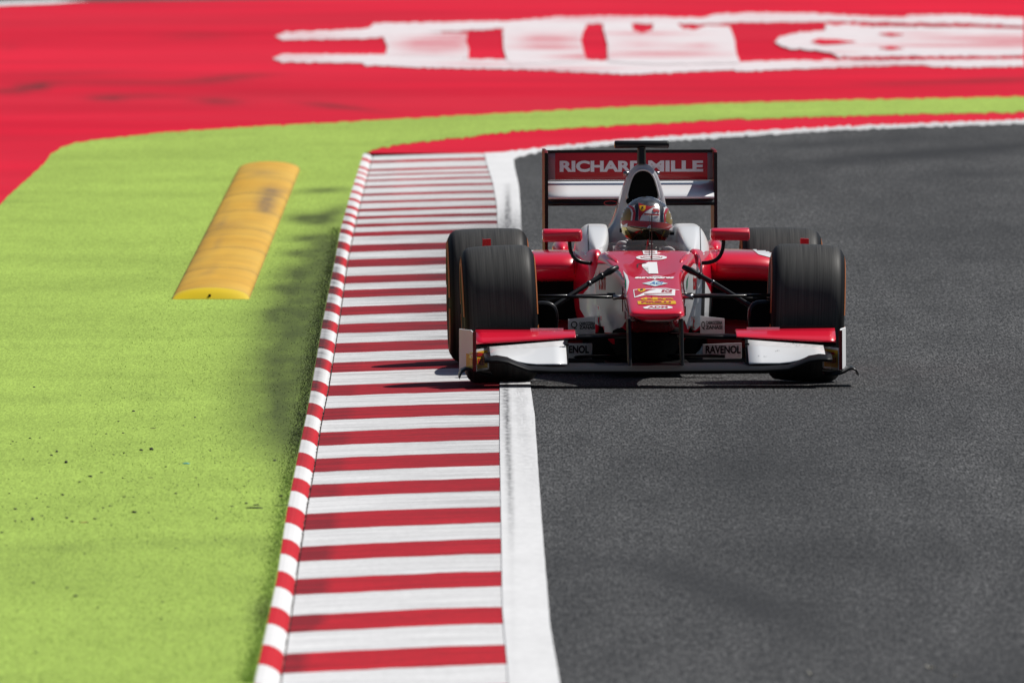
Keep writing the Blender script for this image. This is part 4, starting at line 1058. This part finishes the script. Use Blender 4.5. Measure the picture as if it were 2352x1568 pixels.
# --- windscreen
M_SCREEN, nt, bsd = new_mat('clear_screen')
bsd.inputs['Base Color'].default_value = (.25, .22, .21, 1); bsd.inputs['Roughness'].default_value = .04; bsd.inputs['Alpha'].default_value = .10
lo, hi = [], []
for k in range(17):
    t = -1 + 2 * k / 16
    Yl = .86 + .30 * abs(t) ** 1.7; xl = t * .232
    lo.append((xl, Yl, .605 + .0 * abs(t) if abs(t) < .85 else .612))
    hi.append((t * .205, 1.00 + .28 * abs(t) ** 1.7, .642 + .012 * (1 - abs(t)) - .02 * abs(t) ** 4))
add('windscreen', loft([lo, hi], False, False, closed=False), M_SCREEN, smooth=True, solid=.003)
# dash aerials and fin
p = E(1200, 720, .62); q = E(1200, 468, .62); add('pitot_tube', tube([p - Vector((0, 0, .02)), p.lerp(q, .93), q], [.003, .0016, .0016], 8), M_CARB, smooth=True)
add('pitot_head', tube([q - Vector((0, 0, .03)), q], .0026, 8), M_CARB)
p = E(1186, 690, .72); q = E(1186, 462, .72); add('aerial', tube([p - Vector((0, 0, .02)), q], [.0018, .0009], 8), M_CARB, smooth=True)
a, b, c = E(1164, 648, .95), E(1188, 642, .95), E(1177, 604, .95); add('dash_fin', plate([a - Vector((0, 0, .02)), b - Vector((0, 0, .02)), c + Vector((.002, 0, 0)), c - Vector((.003, 0, .01))], .012, (0, 1, 0)), M_DECR)
a, b, c = E(1172, 652, .93), E(1192, 652, .93), E(1182, 622, .93); add('dash_fin', plate([a - Vector((0, 0, .02)), b - Vector((0, 0, .02)), c], .012, (0, 1, 0)), M_DECB)
for s in (-1, 1):      # small mirror feet and steps along the top edge of the chassis
    a = E(1000 if s < 0 else 1425, 690, .6); add('top_fairing', tube([(s * .150, .50, .552), (s * .160, .58, .567), (s * .185, .72, .588), (s * .205, .86, .602)], [.006, .011, .011, .004], 10, .6), M_PAINT, smooth=True)
# steering wheel
sw = [(-.115 + .0, 1.16, .555), (-.12, 1.16, .60), (-.09, 1.15, .635), (.09, 1.15, .635), (.12, 1.16, .60), (.115, 1.16, .555)]
add('steering_wheel', tube(sw, .016, 10), M_MATTB, smooth=True)
add('dash_cowl', loft([[(-.20, 1.0, .50), (-.20, 1.0, .595), (-.12, 1.0, .606), (.12, 1.0, .606), (.20, 1.0, .595), (.20, 1.0, .50)], [(-.17, 1.12, .50), (-.17, 1.12, .575), (-.1, 1.12, .59), (.1, 1.12, .59), (.17, 1.12, .575), (.17, 1.12, .50)]]), M_MATTB)

# --- rear wing
zt = E(620, 113, 3.4).z
xl, xr = E(606, 300, 3.35).x, E(1560, 300, 3.35).x
for x in (xl, xr):
    s = -1 if x < 0 else 1
    out = [(x, 3.30, zt - .01), (x, 3.33, zt), (x, 3.80, zt), (x, 3.80, .35), (x, 3.62, .17), (x, 3.45, .17), (x, 3.38, .45), (x, 3.30, .62)]
    rwe = add('rear_endplate', plate([(p[0] - s * .008, p[1], p[2]) for p in out], .016, (1, 0, 0)), M_DRED, bevel=.003)
    add('edge_strip', box(x - s * .008 - .0085, x - s * .008 + .0085, 3.292, 3.299, .62, zt - .012), M_CARB, rwe)
    inn = x - s * .016
    for vv in (140, 158):
        z = E(650, vv, 3.55).z; add('bracket', box(*sorted((inn, inn - s * .018)), 3.545, 3.56, z - .006, z + .006), M_STEEL, rwe)
xa, xb = xl + .017, xr - .017
add('rear_main_plane', loft([[(x, Y, z) for Y, z in foil(3.25, .802, 3.50, .878, .032)] for x in np.linspace(xa, xb, 9)]), M_WPAINT, smooth=True)
add('main_plane_lip', loft([[(x, Y, z) for Y, z in foil(3.242, .775, 3.42, .795, .034)] for x in np.linspace(xa, xb, 9)]), M_CARB, smooth=True)
z0, z1 = E(700, 277, 3.5).z, E(700, 122, 3.56).z
flapw = add('rear_flap', loft([[(x, Y, z) for Y, z in foil(3.462, z0, 3.477, z1, .018)] for x in np.linspace(xa, xb, 9)]), M_SILVER, smooth=True)
add('gurney_strip', box(xa, xb, 3.473, 3.483, z1 - .004, zt - .001), M_CARB, flapw)
rb = bvh_of([flapw])
pan = lay('red_panel', poly_bm([(665, 128), (1508, 128), (1508, 274), (665, 274)]), rb, M_DECR, flapw, grid=40)
lay('lettering', text_bm('RICHARD', 690, 171, 1158, 233, bold=.045), rb, M_DECW, flapw, off=.004, grid=40)
lay('lettering', text_bm('MILLE', 1180, 170, 1484, 231, bold=.045), rb, M_DECW, flapw, off=.004, grid=40)
add('wing_pylon', loft([[(x, Y, z) for Y, z in ((3.36, .80), (3.46, .83), (3.62, .28), (3.40, .28))] for x in (-.008, .008)]), M_CARB)

# ------------------------------------------------------------------ the driver
M_SUIT = mat('race_suit_dark', (.012, .011, .012), .8, noise=.3, nscale=60)
M_GLOVE = mat('pale_glove', (.55, .53, .52), .7, noise=.1, nscale=80)
def skin_body(name, nodes, edges, m, root=0, sub=1):
    me = bpy.data.meshes.new(name); me.from_pydata([n[0] for n in nodes], edges, []); me.update()
    o = bpy.data.objects.new(name, me); C.objects.link(o); me.materials.append(m)
    md = o.modifiers.new('skin', 'SKIN'); md.use_smooth_shade = True
    sv = me.skin_vertices[0].data
    for i, n in enumerate(nodes):
        r = n[1]; sv[i].radius = (r, r) if not isinstance(r, tuple) else r; sv[i].use_root = (i == root)
    s = o.modifiers.new('sub', 'SUBSURF'); s.levels = sub; s.render_levels = sub
    return o
HC = E(1170, 518, 1.62)
hx = HC.x
nodes = [((0, 1.95, .27), .10), ((0, 1.90, .40), (.13, .10)), ((0, 1.84, .50), (.15, .10)), ((hx * .6, 1.76, .575), .07), ((hx, 1.68, .63), .06),
         ((-.15, 1.80, .52), .055), ((-.19, 1.58, .47), .046), ((-.155, 1.34, .53), .036), ((-.138, 1.22, .575), .030),
         ((.15, 1.80, .52), .055), ((.19, 1.58, .47), .046), ((.155, 1.34, .53), .036), ((.138, 1.22, .575), .030),
         ((-.09, 1.90, .24), .085), ((-.09, 1.42, .36), .065), ((-.07, 1.02, .32), .05), ((-.07, .90, .34), .035),
         ((.09, 1.90, .24), .085), ((.09, 1.42, .36), .065), ((.07, 1.02, .32), .05), ((.07, .90, .34), .035)]
edges = [(0, 1), (1, 2), (2, 3), (3, 4), (2, 5), (5, 6), (6, 7), (7, 8), (2, 9), (9, 10), (10, 11), (11, 12), (0, 13), (13, 14), (14, 15), (15, 16), (0, 17), (17, 18), (18, 19), (19, 20)]
person = skin_body('person', nodes, edges, M_SUIT)
person.location = car.location; person.rotation_euler = car.rotation_euler
tag(person, 'driver in a red, white and gold helmet sitting in the red racing car', 'person')
for s in (-1, 1):
    gn = [((s * .138, 1.23, .572), .024), ((s * .128, 1.185, .598 - (.0 if s < 0 else .02)), (.030, .020)), ((s * .122, 1.155, .612 - (.0 if s < 0 else .028)), (.032, .018))]
    ge = [(0, 1), (1, 2)]
    for k in range(4):
        b = len(gn); oz = (.640 if s < 0 else .612) - k * .019 ; l = (.9, 1.0, .95, .8)[k]
        gn += [((s * .130, 1.135, oz - .004), .0105), ((s * (.112), 1.128 - .010 * l, oz), .010), ((s * (.094), 1.140, oz - .002), .009), ((s * .100, 1.158, oz - .003), .008)]
        ge += [(2, b), (b, b + 1), (b + 1, b + 2), (b + 2, b + 3)]
    b = len(gn); gn += [((s * .112, 1.165, .628 - (.0 if s < 0 else .028)), .010), ((s * .095, 1.150, .646 - (.0 if s < 0 else .028)), .0095), ((s * .082, 1.142, .650 - (.0 if s < 0 else .028)), .0085)]; ge += [(1, b), (b, b + 1), (b + 1, b + 2)]
    gl_ = skin_body('glove', gn, ge, M_GLOVE); gl_.parent = person
# helmet shell
ROLL = R(6)
def helmet_pt(th, ph):
    """th: azimuth (0 = forward), ph: elevation"""
    x = math.sin(th) * math.cos(ph); y = -math.cos(th) * math.cos(ph); z = math.sin(ph)
    rx, ry, rz = .128, .148, .132
    if z < 0: rz = .125; rx *= 1 - .10 * z * z
    if y < 0 and z < .05: ry *= 1.06
    return Vector((x * rx, y * ry, z * rz))
HR = Matrix.Translation(HC) @ Matrix.Rotation(ROLL, 4, 'Y') @ Matrix.Rotation(R(4), 4, 'X')
rings = []
for i in range(17):
    ph = R(-62 + (152 - .8) * i / 16)
    rings.append([HR @ helmet_pt(2 * math.pi * k / 40, ph) for k in range(40)])
helmet = link('helmet', loft(rings), mat('helmet_white', (.72, .72, .72), .25, coat=1.0), person, smooth=True, subsurf=1)
hb = bvh_of([helmet])
HGR = 9
M_HTOP = mat('helmet_chrome_black', (.14, .145, .155), .18, metal=.5, coat=1.0, noise=.6, nscale=40)
M_HBLK = mat('helmet_black', (.006, .007, .010), .25, coat=1.0)
M_HRED = mat('helmet_red', (.42, .008, .012), .3, coat=1.0)
M_VIS = mat('visor_mirror', (.14, .11, .06), .06, metal=.85, coat=1.0)
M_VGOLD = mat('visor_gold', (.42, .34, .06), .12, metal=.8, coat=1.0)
def hd(name, pts, m, off=.0012): return lay(name, poly_bm(pts), hb, m, helmet, off, HGR)
hd('crown', [(1060, 420), (1085, 394), (1130, 376), (1172, 370), (1215, 374), (1255, 394), (1278, 420), (1270, 428), (1240, 418), (1180, 424), (1120, 408), (1082, 420)], M_HTOP)
hd('gold_patch', [(1022, 500), (1030, 452), (1052, 424), (1078, 436), (1088, 460), (1082, 505)], M_GOLD)
hd('gold_patch', [(1276, 505), (1280, 460), (1290, 440), (1306, 456), (1318, 490), (1321, 520), (1300, 522)], M_GOLD)
hd('red_stripe', [(1092, 505), (1098, 460), (1092, 440), (1070, 424), (1078, 416), (1102, 430), (1112, 460), (1106, 505)], M_HRED)
hd('black_stripe', [(1106, 505), (1113, 460), (1106, 420), (1120, 408), (1127, 415), (1124, 505)], M_HBLK)
hd('red_field', [(1127, 505), (1128, 404), (1160, 416), (1195, 424), (1240, 416), (1205, 428), (1165, 450), (1140, 480), (1130, 505)], M_HRED)
hd('black_stripe', [(1248, 510), (1246, 440), (1244, 420), (1262, 424), (1266, 440), (1262, 475), (1262, 512)], M_HBLK)
hd('red_stripe', [(1266, 512), (1266, 460), (1276, 436), (1288, 432), (1292, 438), (1280, 446), (1274, 470), (1276, 512)], M_HRED)
hd('shield', [(1133, 420), (1166, 420), (1166, 436), (1158, 448), (1148, 452), (1138, 446), (1133, 434)], M_DECY, .0026)
hd('shield_mark', [(1144, 428), (1156, 424), (1152, 432), (1158, 440), (1148, 438), (1144, 446)], M_DECB, .004)
hd('emblem', [(1206, 436), (1216, 438), (1230, 438), (1242, 448), (1236, 462), (1230, 450), (1212, 458), (1204, 450)], M_HRED, .0026)
hd('rule', [(1158, 463), (1240, 467), (1238, 475), (1156, 470)], M_HRED, .0026)
hd('tear_off', [(1040, 502), (1100, 503), (1180, 506), (1262, 513), (1318, 526), (1314, 548), (1300, 553), (1240, 545), (1160, 538), (1080, 532), (1040, 524), (1036, 512)], M_HRED, .004)
vis = hd('visor', [(1038, 526), (1080, 534), (1160, 540), (1240, 547), (1300, 555), (1318, 560), (1312, 600), (1290, 616), (1230, 620), (1170, 618), (1100, 610), (1058, 588), (1036, 566)], M_VIS, .003)
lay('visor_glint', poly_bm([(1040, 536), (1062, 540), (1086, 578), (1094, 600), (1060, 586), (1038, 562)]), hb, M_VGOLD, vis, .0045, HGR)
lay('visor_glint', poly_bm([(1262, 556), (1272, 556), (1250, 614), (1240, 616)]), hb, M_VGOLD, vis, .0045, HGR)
for u in (1062, 1184, 1300):
    v = 512 + (u - 1040) * .085
    hd('sticker', [(u - 12, v + 20), (u - 6, v + 10), (u + 8, v + 3), (u + 8, v + 20)], M_DECW, .0055)
for u, v in ((1035, 556), (1310, 570)):
    p = E(u, v, 1.60); me = tube([(p.x - .012, 1.60, p.z), (p.x + .012, 1.60, p.z)], .010, 12); link('visor_pivot', me, M_DECB, helmet)
